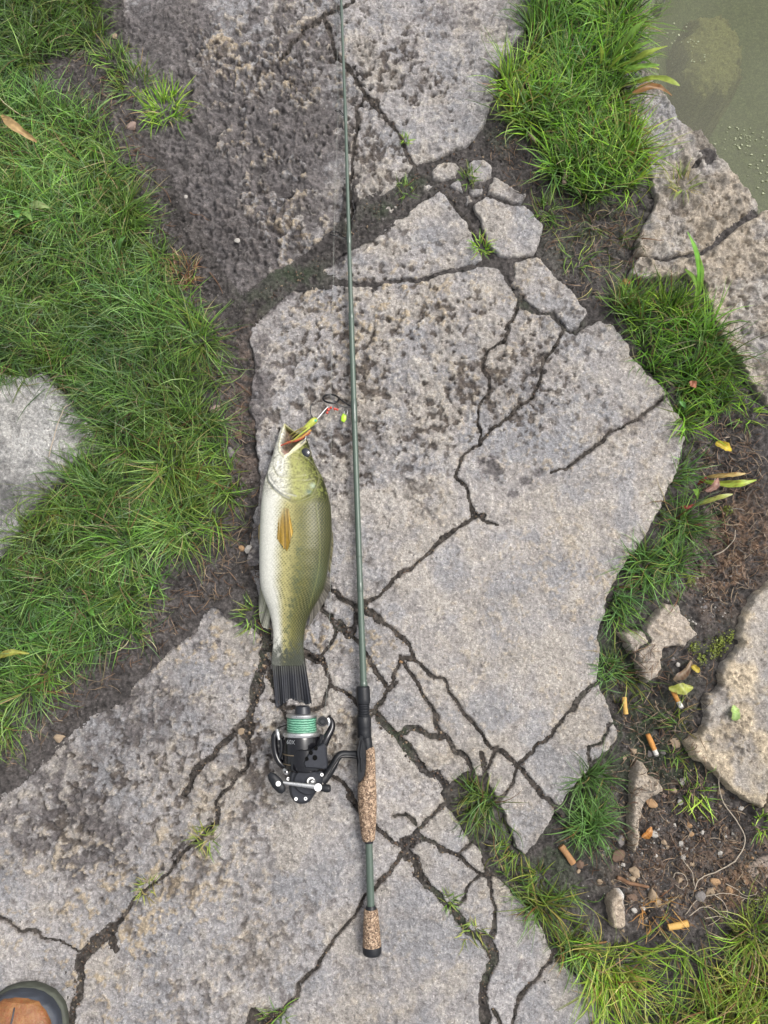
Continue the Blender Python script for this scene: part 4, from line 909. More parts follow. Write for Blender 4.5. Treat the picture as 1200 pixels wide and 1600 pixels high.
def grains(name, label, spots, mat='pebble'):
    """loose grit: small irregular octahedra; spots = (px, py, spread, n, size mm, palette)"""
    base = np.array([(1,0,0),(-1,0,0),(0,1,0),(0,-1,0),(0,0,1),(0,0,-1)], float); bf = np.array([(0,2,4),(2,1,4),(1,3,4),(3,0,4),(2,0,5),(1,2,5),(3,1,5),(0,3,5)])
    VV, FF, CC = [], [], []; o = 0
    for (px, py, sx, sy, n, smin, smax, pal) in spots:
        qx, qy = np.array([P(px+rng.normal(0, sx), py+rng.normal(0, sy)) for _ in range(n)]).T
        ok = sdat(qx, qy) < 0.002; qx, qy = qx[ok], qy[ok]; n = len(qx)
        if n == 0: continue
        s = rng.uniform(smin, smax, n)*0.001*rng.uniform(0.4, 1, n)
        v = base[None]*rng.uniform(0.6, 1.3, (n, 6, 3))*s[:, None, None] + rng.normal(0, 0.12, (n, 6, 3))*s[:, None, None]
        a = rng.uniform(0, 6.28, n); ca, sa = np.cos(a)[:, None], np.sin(a)[:, None]
        vx = v[..., 0]*ca - v[..., 1]*sa; vy = v[..., 0]*sa + v[..., 1]*ca
        z = zat(qx, qy)+s*0.3
        VV.append(np.stack([vx+qx[:, None], vy+qy[:, None], v[..., 2]*0.8+z[:, None]], -1).reshape(-1, 3))
        FF.append((bf[None]+(np.arange(n)*6)[:, None, None]+o).reshape(-1, 3)); o += n*6
        pc = np.array([PCOL[k] if k in PCOL else (0.06, 0.05, 0.045) for k in pal])
        CC.append(np.repeat(pc[rng.integers(0, len(pc), n)]*rng.uniform(0.35, 0.95, (n, 1)), 6, 0))
    ob = mesh_obj(name, np.vstack(VV), np.vstack(FF), M['pebble'], None, np.vstack(CC), smooth=False)
    return set_props(ob, label, 'grit', None, 'stuff')
DK = 'soil'
joint_spots = []
for pts, w in CRACKS:
    if w < 4 or pts[0][1] > 1600: continue
    for (ax_, ay_), (bx_, by_) in zip(pts[:-1], pts[1:]):
        if max(ay_, by_) > 1620 or min(ay_, by_) < -20: continue
        Ls = math.hypot(bx_-ax_, by_-ay_); m_ = max(1, int(Ls/12))
        for q in range(m_):
            f = (q+0.5)/m_; joint_spots.append((ax_+(bx_-ax_)*f, ay_+(by_-ay_)*f, 4+w*0.2, 4+w*0.2, int(3+w*1.1), 0.7, 1.5+w*0.11, [DK, DK, 'grey', 'tan', 'brown']))
for a_, b_ in [(650,270),(620,300),(590,330),(555,358),(500,405),(460,430),(420,455),(720,240),(770,220),(795,200),(800,240),(860,330),(690,300),(745,300),(860,380),(890,430)]:
    joint_spots.append((a_, b_, 16, 11, 70, 0.8, 3.0, [DK, DK, DK, 'grey', 'brown', 'tan']))
grains('grit', 'fine dark and pale grit scattered over the bare soil', joint_spots + [
 (1080,1300,60,60,2600,0.8,2.6,[DK,DK,DK,DK,'grey','brown']), (1060,1330,55,55,260,1.5,3.4,['white','tan','tan','grey','brown']), (1000,1370,30,40,200,1.5,4.0,['tan','white','grey','brown']),
 (1140,1380,50,35,500,1.0,3.5,['orange','tan','brown',DK]), (1140,900,40,70,900,0.8,3.0,[DK,DK,'brown','brown','grey']), (1100,930,30,40,300,1,3,[DK,'brown','white']),
 (270,250,60,110,2600,0.8,2.2,[DK,DK,'grey']), (330,380,50,60,1400,0.8,2.4,[DK,DK,'grey']), (370,640,25,110,1200,0.8,2.6,[DK,DK,'brown','grey']), (300,930,60,40,700,0.8,2.2,[DK,DK,'grey']),
 (100,1120,80,40,800,0.8,2.0,[DK,DK,'grey']), (900,350,50,60,700,0.8,2.2,[DK,DK,'grey']), (1020,1180,50,60,800,0.8,2.4,[DK,DK,'tan','grey']), (900,1330,40,40,400,0.8,2.0,[DK,DK,'grey']), (1130,680,30,60,500,0.8,2.4,[DK,DK,'brown'])])
def moss_clumps():
    spots = [(1118,1008,9),(1130,1012,8),(1120,1020,7),(1100,1030,6),(1085,1012,7),(1145,995,7),(1130,1000,6),(1180,1415,9),(1172,1432,7),(1195,1405,9),(1085,905,6),(1145,795,5)]
    VV, FF, CC = [], [], []; o = 0
    for px, py, r in spots:
        for _ in range(90):
            x, y = P(px+rng.normal(0, r*0.7), py+rng.normal(0, r*0.7)); z = float(zat(x, y)[0])
            if sdat(np.array([x]), np.array([y]))[0] > 0.002: continue
            a = rng.uniform(0, 6.28); k = rng.uniform(0.0005, 0.0016)
            p = [(x+k*math.cos(a+t)*1.0, y+k*math.sin(a+t), z+0.002+rng.uniform(0, 0.004)) for t in (0, 1.3, 3.14, 4.4)]
            VV += p; FF.append((o, o+1, o+2, o+3)); o += 4; CC += [np.array((0.19, 0.23, 0.045))*rng.uniform(0.4, 1.4)]*4
    set_props(mesh_obj('moss', VV, FF, M['leaf'], None, np.array(CC)), 'bright yellow-green moss clumps on the wet soil near the heart-shaped stone', 'moss', None, 'stuff')
moss_clumps()

def strand(name, label, pts, r, mat, cat, z=0.004, n=26, taper=True, zs=None):
    p = spline(pts, n); out = []
    for i, q in enumerate(p):
        x, y = P(q[0], q[1], -0.015); zz = float(zat(x, y)[0]) + z
        out.append((x, y, zz))
    zsn = np.array([q[2] for q in out]); zsn = np.convolve(np.pad(zsn, 2, 'edge'), np.ones(5)/5, 'valid')
    out = [(a, b, max(c, d)) for (a, b, d), c in zip(out, zsn)]
    rad = [r*(1-0.5*i/n) if taper else r for i in range(n)]
    return set_props(MB().tube(out, rad, 6).obj(name, M[mat]), label, cat)
strand('root', 'pale root sweeping in a wide loop over the black soil below the tan slab', [(1110,1195),(1118,1220),(1128,1252),(1150,1282),(1163,1305),(1160,1325),(1140,1348),(1112,1362),(1090,1370),(1080,1385)], 0.0009, 'root', 'root', n=40, taper=False)
for i, (pts, lb) in enumerate([
 ([(1065,1425),(1085,1402),(1110,1393),(1135,1392),(1160,1400),(1182,1402)], 'thin root arching over the stones toward the moss'),
 ([(1070,1425),(1090,1412),(1108,1415),(1120,1428),(1100,1440)], 'short root curl at the lower side of the tangle'),
 ([(1080,1380),(1078,1360),(1068,1345),(1064,1330)], 'thin dark root running up through the pale pebbles'),
 ([(1052,1372),(1056,1364),(1068,1366),(1072,1378),(1062,1386),(1053,1380)], 'small ring-shaped rootlet around a tan pebble'),
 ([(1110,1393),(1125,1405),(1132,1422),(1128,1430)], 'root branching down from the arching one'),
 ([(1095,1428),(1115,1426),(1140,1432)], 'straight short rootlet below the tangle'),
 ([(1130,1378),(1145,1385),(1160,1396),(1180,1390)], 'rootlet above the arching one')]):
    strand('root', lb, pts, 0.0007, 'root', 'root', z=0.003+0.002*(i % 3))
strand('root', 'pale bent rootlet on the reddish soil beside the fine grass', [(1118,868),(1135,858),(1146,842),(1149,828)], 0.0010, 'root', 'root')
strand('twig', 'dark thin stem hanging beside the pale bent rootlet', [(1128,790),(1134,815),(1139,850)], 0.0012, 'twig', 'twig')
strand('twig', 'reddish-brown twig lying among the stones by the chunk', [(965,1372),(985,1380),(1008,1384),(1014,1386)], 0.0034, 'twig', 'twig')
strand('twig', 'straw stalk leaning on the pale rock in the lawn', [(92,722),(104,678),(118,640),(126,622)], 0.0011, 'root', 'twig', z=0.012)
for i, pts in enumerate([[(205,252),(225,250),(246,254)], [(215,272),(235,274),(262,272)], [(245,290),(262,305),(270,322)], [(300,340),(318,344),(330,352)], [(330,430),(342,446),(350,462)], [(370,600),(385,612),(396,622)], [(360,625),(372,636),(390,640)], [(290,930),(305,925),(318,922)]]):
    strand('twig', 'short brown dead stalk strewn on the dark dirt beside the lawn', pts, 0.0007, 'twig', 'twig', z=0.002)['group'] = 'dead stalks on the dirt'

# scum specks floating on the pond
scum = MB()
for i in range(110):
    cxp, cyp = random.choice([(1165, 225), (1150, 210), (1185, 260), (1180, 215), (1085, 85), (1067, 60), (1195, 285)])
    px, py = random.gauss(cxp, 14), random.gauss(cyp, 12); x, y = P(px, py, -0.094)
    r = random.uniform(0.0006, 0.0025); a0 = random.uniform(0, 6); el = random.uniform(0.4, 1)
    pts = [(x+r*random.uniform(0.6, 1.2)*math.cos(k*1.05+a0), y+el*r*random.uniform(0.6, 1.2)*math.sin(k*1.05+a0)) for k in range(6)]
    scum.prism(pts, -0.0955, -0.0935, 0.0003)
set_props(scum.obj('scum', M['foam']), 'pale scum flecks floating on the murky pond', 'scum', None, 'stuff')


# ------------------------------------------------------------------ cigarette butts
def butt(label, a, b, r, fm, frac, z=0.006, tip='paper', crumple=0.13):
    """filter from a to b; the last (1-frac) is paper or ash"""
    xa, ya = P(*a); xb, yb = P(*b); za = float(zat(xa, ya)[0])+z; zb = float(zat(xb, yb)[0])+z; za = zb = max(za, zb)
    A, B = Vector((xa, ya, za)), Vector((xb, yb, zb)); root = empty('cigarette_butt', A); set_props(root, label, 'cigarette butt')
    rr = random.Random(int(a[0]*10+a[1])); n = 12
    def seg(t0, t1, nm, mt, k=7, endr=1.0):
        V = []; F = []
        for i in range(k+1):
            t = t0+(t1-t0)*i/k; c = A+(B-A)*t - A; d = (B-A).normalized(); sdv = Vector((-d.y, d.x, 0)); up = Vector((0, 0, 1))
            rad = r*(1-crumple*(0.5+0.5*math.sin(9*t+a[0])))*(endr if i == k else 1)
            for q in range(n):
                an = 2*math.pi*q/n; w = rad*(1+rr.uniform(-crumple, crumple)*0.6)
                V.append(c + sdv*math.cos(an)*w + up*math.sin(an)*w*0.85)
        for i in range(k):
            for q in range(n): F.append((i*n+q, i*n+(q+1) % n, (i+1)*n+(q+1) % n, (i+1)*n+q))
        F.append(tuple(range(n-1, -1, -1))); F.append(tuple(k*n+q for q in range(n)))
        return MB().add(V, F).obj(nm, M[mt], root, True, 50)
    seg(0, frac, 'filter', fm)
    if frac < 1:
        seg(frac, 0.93, 'paper_stub', tip, 4, 0.95); seg(0.93, 1.0, 'ash_end', 'ash', 2, 0.8)
butt('orange filter butt half hidden in thin grass against the ledge', (984, 1118), (981, 1091), 0.0038, 'filt2', 1.0, 0.014)
butt('orange cigarette butt with white stub touching the yellow-green leaf', (1051, 1078), (1066, 1107), 0.0040, 'filt', 0.62, 0.012)
butt('orange cigarette butt with ash tip on bare mossy soil', (1019, 1150), (1034, 1185), 0.0042, 'filt', 0.72, 0.006)
butt('weathered brown cigarette butt on dark soil under the ledge point', (883, 1330), (903, 1358), 0.0052, 'filt3', 1.0, 0.006, crumple=0.14)
butt('flattened yellow filter butt lying by the dry straw tuft', (1044, 1449), (1075, 1443), 0.0050, 'filt2', 1.0, 0.006, crumple=0.12)
butt('pale greyed cigarette butt at the edge of the tall pond-side clump', (881, 288), (884, 267), 0.0042, 'stale', 1.0, 0.012, crumple=0.1)
butt('faded tan butt in the thin grass beside the small triangular plate', (824, 207), (838, 222), 0.0030, 'stale', 1.0, 0.012, crumple=0.12)

# ------------------------------------------------------------------ fish
fish = empty('fish', P3(460, 850)); set_props(fish, 'olive and white bass lying on its side with a lure in its open mouth', 'fish')
FO = np.array(fish.location)
fy = np.array([663,668,674,680,686,694,704,714,726,740,756,772,790,810,835,860,885,905,920,935,952,970,988,1006,1020,1040])
fl = np.array([443,439.5,437,435,434,431,428,425.5,421,417,412,410,408,407,406,405.5,405.5,406,408,413,420,424.5,427,427,425,424])
fr = np.array([446,451,460,472,480,482.5,485,488,493,501,508,512.5,516.5,518,518.5,516.5,513,510,505.5,498.5,488,479.5,475.5,474,474.5,475])
fT = np.array([4,6,8,10,12,14.5,17.5,20,22.5,24.5,26.5,28,29.5,30.5,31,31,30,28.5,26.5,24,20.5,16.5,13,10.5,8,2.6])*0.001
NS, NA = 420, 230
sy = np.linspace(fy[0], fy[-1], NS)
def sm(a): 
    k = np.array([1, 4, 6, 4, 1])/16.0; b = a.copy()
    for _ in range(6): b = np.convolve(np.pad(b, 2, 'edge'), k, 'valid')
    return b
sl, sr, sT = sm(np.interp(sy, fy, fl)), sm(np.interp(sy, fy, fr)), sm(np.interp(sy, fy, fT))
ph = np.linspace(0, 2*math.pi, NA, endpoint=False)             # 0 = back, pi/2 = up-facing flank, pi = belly
V = np.zeros((NS, NA, 3)); PXI = np.zeros((NS, NA)); PYI = np.zeros((NS, NA))
for i in range(NS):
    zc = sT[i]+0.003; xl, y0 = P(sl[i], sy[i], zc); xr, _ = P(sr[i], sy[i], zc)
    cx_, hw = (xl+xr)/2, (xr-xl)/2
    cu, su = np.cos(ph), np.sin(ph)
    V[i, :, 0] = cx_ + hw*np.sign(cu)*np.abs(cu)**0.92
    V[i, :, 1] = y0
    V[i, :, 2] = zc + sT[i]*np.sign(su)*np.abs(su)**0.95
    PXI[i] = (sl[i]+sr[i])/2 + (sr[i]-sl[i])/2*np.sign(cu)*np.abs(cu)**0.92; PYI[i] = sy[i]
up = (np.sin(ph) > 0)[None, :]*np.ones((NS, 1))
q = (PXI - sl[:, None])/(sr-sl)[:, None]                       # 0 belly edge .. 1 back edge
dv = np.where(up > 0, q, q)
nf1 = fbm(PXI, PYI, 0.05, 4, 71); nf2 = fbm(PXI, PYI, 0.22, 3, 72); nf3 = fbm(PXI, PYI, 0.5, 2, 73)
# scales: staggered rows
arc = np.cumsum(np.hypot(np.diff(V[NS//2, :, 0], prepend=V[NS//2, 0, 0]), np.diff(V[NS//2, :, 2], prepend=V[NS//2, 0, 2])))
a_ = PYI/2.9 + 0.25*nf1; b_ = (arc/0.0052)[None, :]*np.clip(((sr-sl)/112.0), 0.62, 1)[:, None]
row = np.floor(a_); fa = a_-row; fb = (b_ + 0.5*(row % 2)) % 1.0 - 0.5
fa2 = np.abs(fa-0.5); dia = fa2*0.9 + np.abs(fb)*1.5
rim = np.clip(np.hypot((fa-0.45)/0.75, fb/0.36), 0, 1.4)
spot = np.exp(-((fa-0.5)/0.50)**2 - (fb/0.22)**2)*np.clip(0.85+0.55*nf2+0.35*nf3, 0.15, 1.15)
body = sstep(776, 800, PYI + 26*np.abs(q-0.62))               # scaled part starts behind the gill cover
def C3(*c): return np.array(c)
belly, flank, olive, back = C3(0.56,0.555,0.50), C3(0.33,0.30,0.135), C3(0.080,0.078,0.019), C3(0.011,0.012,0.005)
colf = np.zeros((NS, NA, 3)) + belly
qq = q + 0.02*nf1
colf = mix(colf, flank, sstep(0.20, 0.40, qq)); colf = mix(colf, olive, sstep(0.38, 0.68, qq)); colf = mix(colf, back, sstep(0.60, 0.90, qq))
# dark specks in scale centres on the flank, pale nets on the back
colf = mix(colf, C3(0.055,0.06,0.028), body*np.clip(spot*0.95, 0, 0.95)*sstep(0.16, 0.34, qq)*(1-sstep(0.72, 0.9, qq)))
colf = mix(colf, C3(0.19,0.18,0.08), body*sstep(0.75, 1.0, rim)*0.45*sstep(0.45, 0.7, qq)*(1-0.4*sstep(0.85, 1, qq)))
colf = mix(colf, C3(0.05,0.065,0.028), body*(1-sstep(0.5, 0.9, rim))*0.5*sstep(0.70, 0.88, qq))
# lateral band of blotches
lat = np.exp(-((q-(0.60-0.12*sstep(900, 1020, PYI))+0.03*nf2)/0.085)**2)*sstep(800, 930, PYI+40*nf1)
colf = mix(colf, C3(0.055,0.07,0.040), np.clip(lat*(0.60+0.9*nf2+0.4*nf3), 0, 0.9)*(0.55+0.45*spot))
colf = mix(colf, C3(0.06,0.08,0.045), 0.5*np.clip(np.exp(-((q-0.88)/0.1)**2-((PYI-905)/28)**2), 0, 1))
colf = mix(colf, C3(0.05,0.055,0.045), sstep(992, 1030, PYI+14*nf2+8*nf3)*0.9)
# head colours
head = 1-body
hc = mix(np.zeros((NS, NA, 3)) + C3(0.58,0.57,0.50), C3(0.31,0.31,0.12), sstep(0.30, 0.55, q)); hc = mix(hc, C3(0.115,0.12,0.034), sstep(0.55, 0.85, q)); hc = mix(hc, C3(0.03,0.034,0.012), sstep(0.78, 0.98, q))
hc = hc*(0.80+0.30*nf3+0.16*nf2)[..., None]
hc = mix(hc, C3(0.17,0.19,0.05), 0.5*sstep(0.15, 0.6, nf3+0.4*nf2)*sstep(0.4, 0.6, q))
colf = mix(colf, np.array([0, 0, 0]), head*0) ; colf = colf*(1-head)[..., None] + hc*head[..., None]
disp = np.zeros((NS, NA)) + 0.00035*(1-np.clip(rim, 0, 1.2))*body*sstep(0.1, 0.3, q)
def pdist(poly): return poly_sd(np.array(poly, float), pad=40.0, qx=PXI, qy=PYI)
def lined(pts, w):
    d = np.full(PXI.shape, 99.0)
    pts = spline(pts, 24)
    for a, b in zip(pts[:-1], pts[1:]): d = np.minimum(d, segd(np.array(a), np.array(b), PXI, PYI)[0])
    return np.exp(-(d/w)**2)
U = (up > 0).astype(float)
oper = pdist([(497,762),(490,778),(475,786),(460,789),(446,781),(432,770),(420,755),(418,740),(424,722),(440,712),(470,712),(494,730),(500,748)])
disp += U*0.0022*sstep(-0.5, 5.0, oper)
rim_o = U*np.exp(-((oper+0.6)/1.3)**2)
disp -= 0.0012*rim_o
colf = mix(colf, C3(0.16,0.16,0.08), 0.65*rim_o*sstep(690, 745, PYI)); 
for pts, w, dp, tone, am in [
    ([(430,732),(438,748),(456,752),(480,748)], 1.0, 0.0008, (0.22,0.22,0.10), 0.5), ([(424,745),(434,762),(448,774),(466,780)], 1.2, 0.001, (0.34,0.34,0.33), 0.55),
    ([(419,736),(424,756),(440,774),(456,783)], 1.1, 0.001, (0.30,0.31,0.33), 0.55), ([(446,718),(456,716),(470,722)], 1.2, 0.001, (0.30,0.28,0.15), 0.45),
    ([(492,752),(480,756),(462,756)], 1.0, 0.0006, (0.25,0.25,0.12), 0.35), ([(496,790),(502,850),(498,900),(484,950)], 0.8, 0.0002, (0.16,0.17,0.06), 0.4)]:
    e = U*lined(pts, w); disp -= dp*e; colf = mix(colf, C3(*tone), am*e)
sp = U*np.exp(-((PXI-485)/5.0)**2-((PYI-773)/4.0)**2); colf = mix(colf, C3(0.05,0.09,0.075), 0.75*sp)
sp = U*np.exp(-((PXI-490)/4.0)**2-((PYI-763)/4.0)**2); colf = mix(colf, C3(0.36,0.44,0.33), 0.6*sp)
# open mouth: a real hollow between the jaws
mouth = pdist([(446,667),(452,671),(462,678),(474,682),(477,686),(470,692),(462,700),(454,710),(447,716),(441,709),(439,698),(442,684)])
hol = U*sstep(-1.0, 5.0, mouth)
V[..., 2] -= hol*np.minimum(0.020, (V[..., 2]-0.004)*0.8)
colf = mix(colf, C3(0.085,0.05,0.028)[None, None]*(1+0.6*nf3+0.4*nf2)[..., None], 0.92*hol); colf = mix(colf, C3(0.56,0.34,0.29), 0.8*hol*sstep(700, 712, PYI-0.3*(PXI-445)))
lip = U*np.exp(-((mouth+1.6)/1.3)**2)*sstep(730, 712, PYI); disp += 0.0012*lip
colf = mix(colf, C3(0.50,0.47,0.30), 0.6*lip); colf = mix(colf, C3(0.10,0.09,0.03), 0.6*lip*sstep(0.75, 0.95, q))
maxi = pdist([(476,686),(480,692),(472,702),(458,714),(447,722),(444,717),(454,709),(466,697)])
disp += U*0.0018*sstep(-0.5, 2.5, maxi); colf = mix(colf, C3(0.58,0.54,0.40), 0.6*U*sstep(-0.5, 2.0, maxi))
nz = np.stack([np.cos(ph), 0*ph, np.sin(ph)], -1)[None]
V = V + nz*disp[..., None]
ii = np.arange(NS*NA).reshape(NS, NA); nx_ = np.roll(ii, -1, 1)
F = np.stack([ii[:-1], nx_[:-1], nx_[1:], ii[1:]], -1).reshape(-1, 4)
capv = np.array([V[0].mean(0), V[-1].mean(0)])
Fl = np.vstack([F, np.stack([nx_[0], ii[0], np.full(NA, NS*NA), np.full(NA, NS*NA)], -1)*1])
tri = [tuple(f) for f in F]
fv = np.vstack([V.reshape(-1, 3), capv]) - FO
tri += [(int(nx_[0, k]), int(ii[0, k]), NS*NA) for k in range(NA)] + [(int(ii[-1, k]), int(nx_[-1, k]), NS*NA+1) for k in range(NA)]
mesh_obj('body', fv, tri, M['fish'], fish, np.clip(np.vstack([colf.reshape(-1, 3), colf[0].mean(0)[None], colf[-1].mean(0)[None]]), 0.005, 0.9))
def fish_top(px, py):
    i = int(np.clip((py-sy[0])/(sy[-1]-sy[0])*(NS-1), 0, NS-1)); u = np.clip(((px-sl[i])/(sr[i]-sl[i])-0.5)*2, -1, 1)
    return 0.003+sT[i]*(1+math.sqrt(max(0, 1-u*u)))
def fin(name, root, tip, z, nr, c0, c1, zt=None, lab=None, ragged=0.05, thick=0.0007, rayc=0.45, seed=1):
    """membrane fin with raised rays; root and tip are matching curves in pixels, z = heights at root and tip"""
    R = spline(root, nr*6+1); T = spline(tip, nr*6+1); nt = 22; r = random.Random(seed); Vt = []; C = []
    n = len(R); rb = [r.uniform(0.55, 1.35) for _ in range(n//6+2)]; jx = [r.uniform(-0.35, 0.35) for _ in range(n//6+2)]; rg = np.interp(np.arange(n), np.arange(0, n, 3), [1+r.uniform(-ragged, ragged*0.3) for _ in range(0, n, 3)])
    for j in range(nt+1):
        t = j/nt
        for i in range(n):
            p = R[i]+(T[i]-R[i])*t*rg[i]; ray = math.cos(2*math.pi*i/6)
            zb = (fish_top(p[0], p[1])+0.0014+0.002*t) if z is None else z[0]+(z[1]-z[0])*t
            zz = zb + 0.0004*ray*(1-0.4*t) + 0.0012*math.sin(i*0.21+seed)*t
            x, y = P(p[0], p[1], zz); Vt.append((x, y, zz))
            cc = np.array(c0)+(np.array(c1)-np.array(c0))*t
            cc = np.array(c0)+(np.array(c1)-np.array(c0))*min(1, t*2.2)
            C.append(cc*(1+rayc*math.cos(2*math.pi*i/6+jx[i//6]*3))*rb[i//6]*(0.85+0.3*r.random()))
    Vt = np.array(Vt)-FO; m = len(Vt); B = Vt.copy(); B[:, 2] -= thick
    id_ = lambda j, i: j*n+i
    F = [(id_(j, i), id_(j, i+1), id_(j+1, i+1), id_(j+1, i)) for j in range(nt) for i in range(n-1)]
    F += [tuple(m+k for k in f[::-1]) for f in F]
    bd = [id_(0, i) for i in range(n)] + [id_(j, n-1) for j in range(1, nt+1)] + [id_(nt, i) for i in range(n-2, -1, -1)] + [id_(j, 0) for j in range(nt-1, 0, -1)]
    F += [(bd[k], bd[(k+1) % len(bd)], m+bd[(k+1) % len(bd)], m+bd[k]) for k in range(len(bd))]
    o = mesh_obj(name, np.vstack([Vt, B]), F, M['fin'], fish, np.clip(np.array(C+C), 0.004, 0.9))
    if lab: o['label'] = lab
fin('tail_fin', [(424,1020),(437,1024),(450,1026),(463,1024),(474.5,1018)], [(431,1107),(442,1101),(454,1093),(470,1098),(488,1105)], (0.0085, 0.006), 15, (0.040,0.041,0.030), (0.011,0.012,0.016), lab='charcoal tail fin with fine rays', rayc=0.35, ragged=0.06, seed=2)
fin('pectoral_fin', [(436,796),(441,794),(446,793),(451,795)], [(433,842),(441,853),(449,860),(458,832)], None, 11, (0.26,0.20,0.09), (0.24,0.15,0.022), lab='amber translucent-looking pectoral fin', rayc=0.28, seed=3)
fin('pelvic_fin', [(411,796),(410,802),(409.5,808),(409,812)], [(405,851),(404,844),(403.5,835),(404,822)], (0.020, 0.012), 6, (0.42,0.33,0.13), (0.45,0.36,0.17), rayc=0.25, seed=4)
fin('anal_fin', [(407,912),(411,928),(418,944),(423,960)], [(404,938),(405,960),(409,977),(419,985)], (0.020, 0.010), 10, (0.20,0.20,0.14), (0.17,0.17,0.14), rayc=0.25, seed=5)
fin('dorsal_fin', [(511,900),(506,916),(498,930),(486,950)], [(516,902),(514,925),(504,946),(482,981)], (0.022, 0.010), 12, (0.08,0.075,0.05), (0.085,0.078,0.066), rayc=0.3, seed=6)
fin('spiny_dorsal_fin', [(517,826),(517,846),(515,866),(512,890)], [(520,832),(521,850),(519,872),(516,897)], (0.026, 0.016), 9, (0.10,0.10,0.04), (0.12,0.11,0.06), rayc=0.3, seed=7)
ez = fish_top(478, 708)
def ball(name, mat, parent, c, r, zs=0.55, n=20, m=12):
    Vb = []; Fb = []
    for j in range(m+1):
        a = math.pi*j/m
        for i in range(n): Vb.append((c[0]+r*math.sin(a)*math.cos(2*math.pi*i/n), c[1]+r*math.sin(a)*math.sin(2*math.pi*i/n), c[2]+r*zs*math.cos(a)))
    for j in range(m):
        for i in range(n): Fb.append((j*n+i, j*n+(i+1) % n, (j+1)*n+(i+1) % n, (j+1)*n+i))
    return mesh_obj(name, Vb, Fb, M[mat], parent)
ec = np.array(P3(478, 708, ez+0.0012))-FO
eye = ball('eye', 'iris', fish, ec, 0.0088, 0.42); ball('pupil', 'pupil', eye, (ec[0], ec[1], ec[2]+0.0010), 0.0079, 0.42)

# ------------------------------------------------------------------ lure in the mouth
lure = empty('fishing_lure', P3(492, 660, 0)); set_props(lure, 'yellow-green jig with red and orange skirt in the mouth of the fish', 'fishing lure'); LO = Vector(lure.location)
def wire(name, pts, r, mat, parent, O, n=24, sides=8, rad=None):
    p = spline([(*P(a, b, z), z) for a, b, z in pts], n)
    return MB().tube([Vector(q)-O for q in p], rad if rad is not None else r, sides).obj(name, M[mat], parent)
hd = spline([(*P(496, 655, .030), .030), (*P(490, 658, .031), .031), (*P(482, 665, .031), .031), (*P(472, 673, .031), .031)], 14)
MB().tube([Vector(q)-LO for q in hd], [0.0015, 0.0034, 0.0046, 0.0052, 0.0056, 0.0057, 0.0056, 0.0053, 0.005, 0.0046, 0.0042, 0.0038, 0.0034, 0.003], 12).obj('jig_head', M['lureg'], lure)
ball('jig_eye', 'teal', lure, Vector(P3(493, 657, .0355))-LO, 0.0022, 0.7)
for i, (mt, pts) in enumerate([('lureo', [(478,668,.036),(466,676,.037),(456,684,.034)]), ('lureg', [(484,668,.036),(470,678,.036),(458,688,.033)]), ('lureo', [(482,670,.034),(468,682,.034),(455,691,.032)]),
    ('lurey', [(486,672,.033),(470,684,.034),(452,690,.031),(443,694,.028)]), ('lurer', [(484,676,.031),(468,687,.033),(450,692,.030),(438,697,.027),(433,706,.025)]), ('lurer', [(478,677,.031),(462,689,.032),(448,690,.031)]), ('lureo', [(474,668,.033),(462,674,.035),(452,680,.033)])]):
    wire('skirt_strand', pts, 0, mt, lure, LO, 16, 6, [0.0017*(1-0.55*k/15) for k in range(16)])
wire('leader_wire', [(495,655,.030),(502,647,.028),(508,640,.026),(513,635,.024)], 0.0008, 'silver', lure, LO)
wire('hook', [(492,655,.026),(487,650,.020),(485,642,.012),(486,634,.008),(489,630,.010)], 0.0010, 'steel', lure, LO)
wire('hook_point', [(470,693,.036),(474,690,.037),(477,686,.038),(478,681,.036)], 0.0009, 'silver', lure, LO)
for (a, b, r_) in [(513, 640, .0028), (511, 645, .0022), (517, 637, .0022), (523, 639, .0024), (527, 640, .0020)]:
    ball('bead', 'bead', lure, Vector(P3(a, b, .022))-LO, r_, 1.0, 12, 8)
tag_ = empty('lure_blade', P3(538, 652, 0)); set_props(tag_, 'small neon green plastic tab hanging beside the big rod guide', 'lure tab')
TO = Vector(tag_.location)
pl = [P(a, b, .014) for a, b in [(536,646),(541,647),(541,655),(538,660),(533,658),(533,652)]]
MB().prism([(x-TO.x, y-TO.y) for x, y in pl], 0.012, 0.015, 0.0006).obj('tab', M['neon'], tag_)
wire('snap_ring', [(539,641,.014),(543,641,.015),(542,647,.016),(538,647,.015),(538,642,.014)], 0.0006, 'silver', tag_, TO)

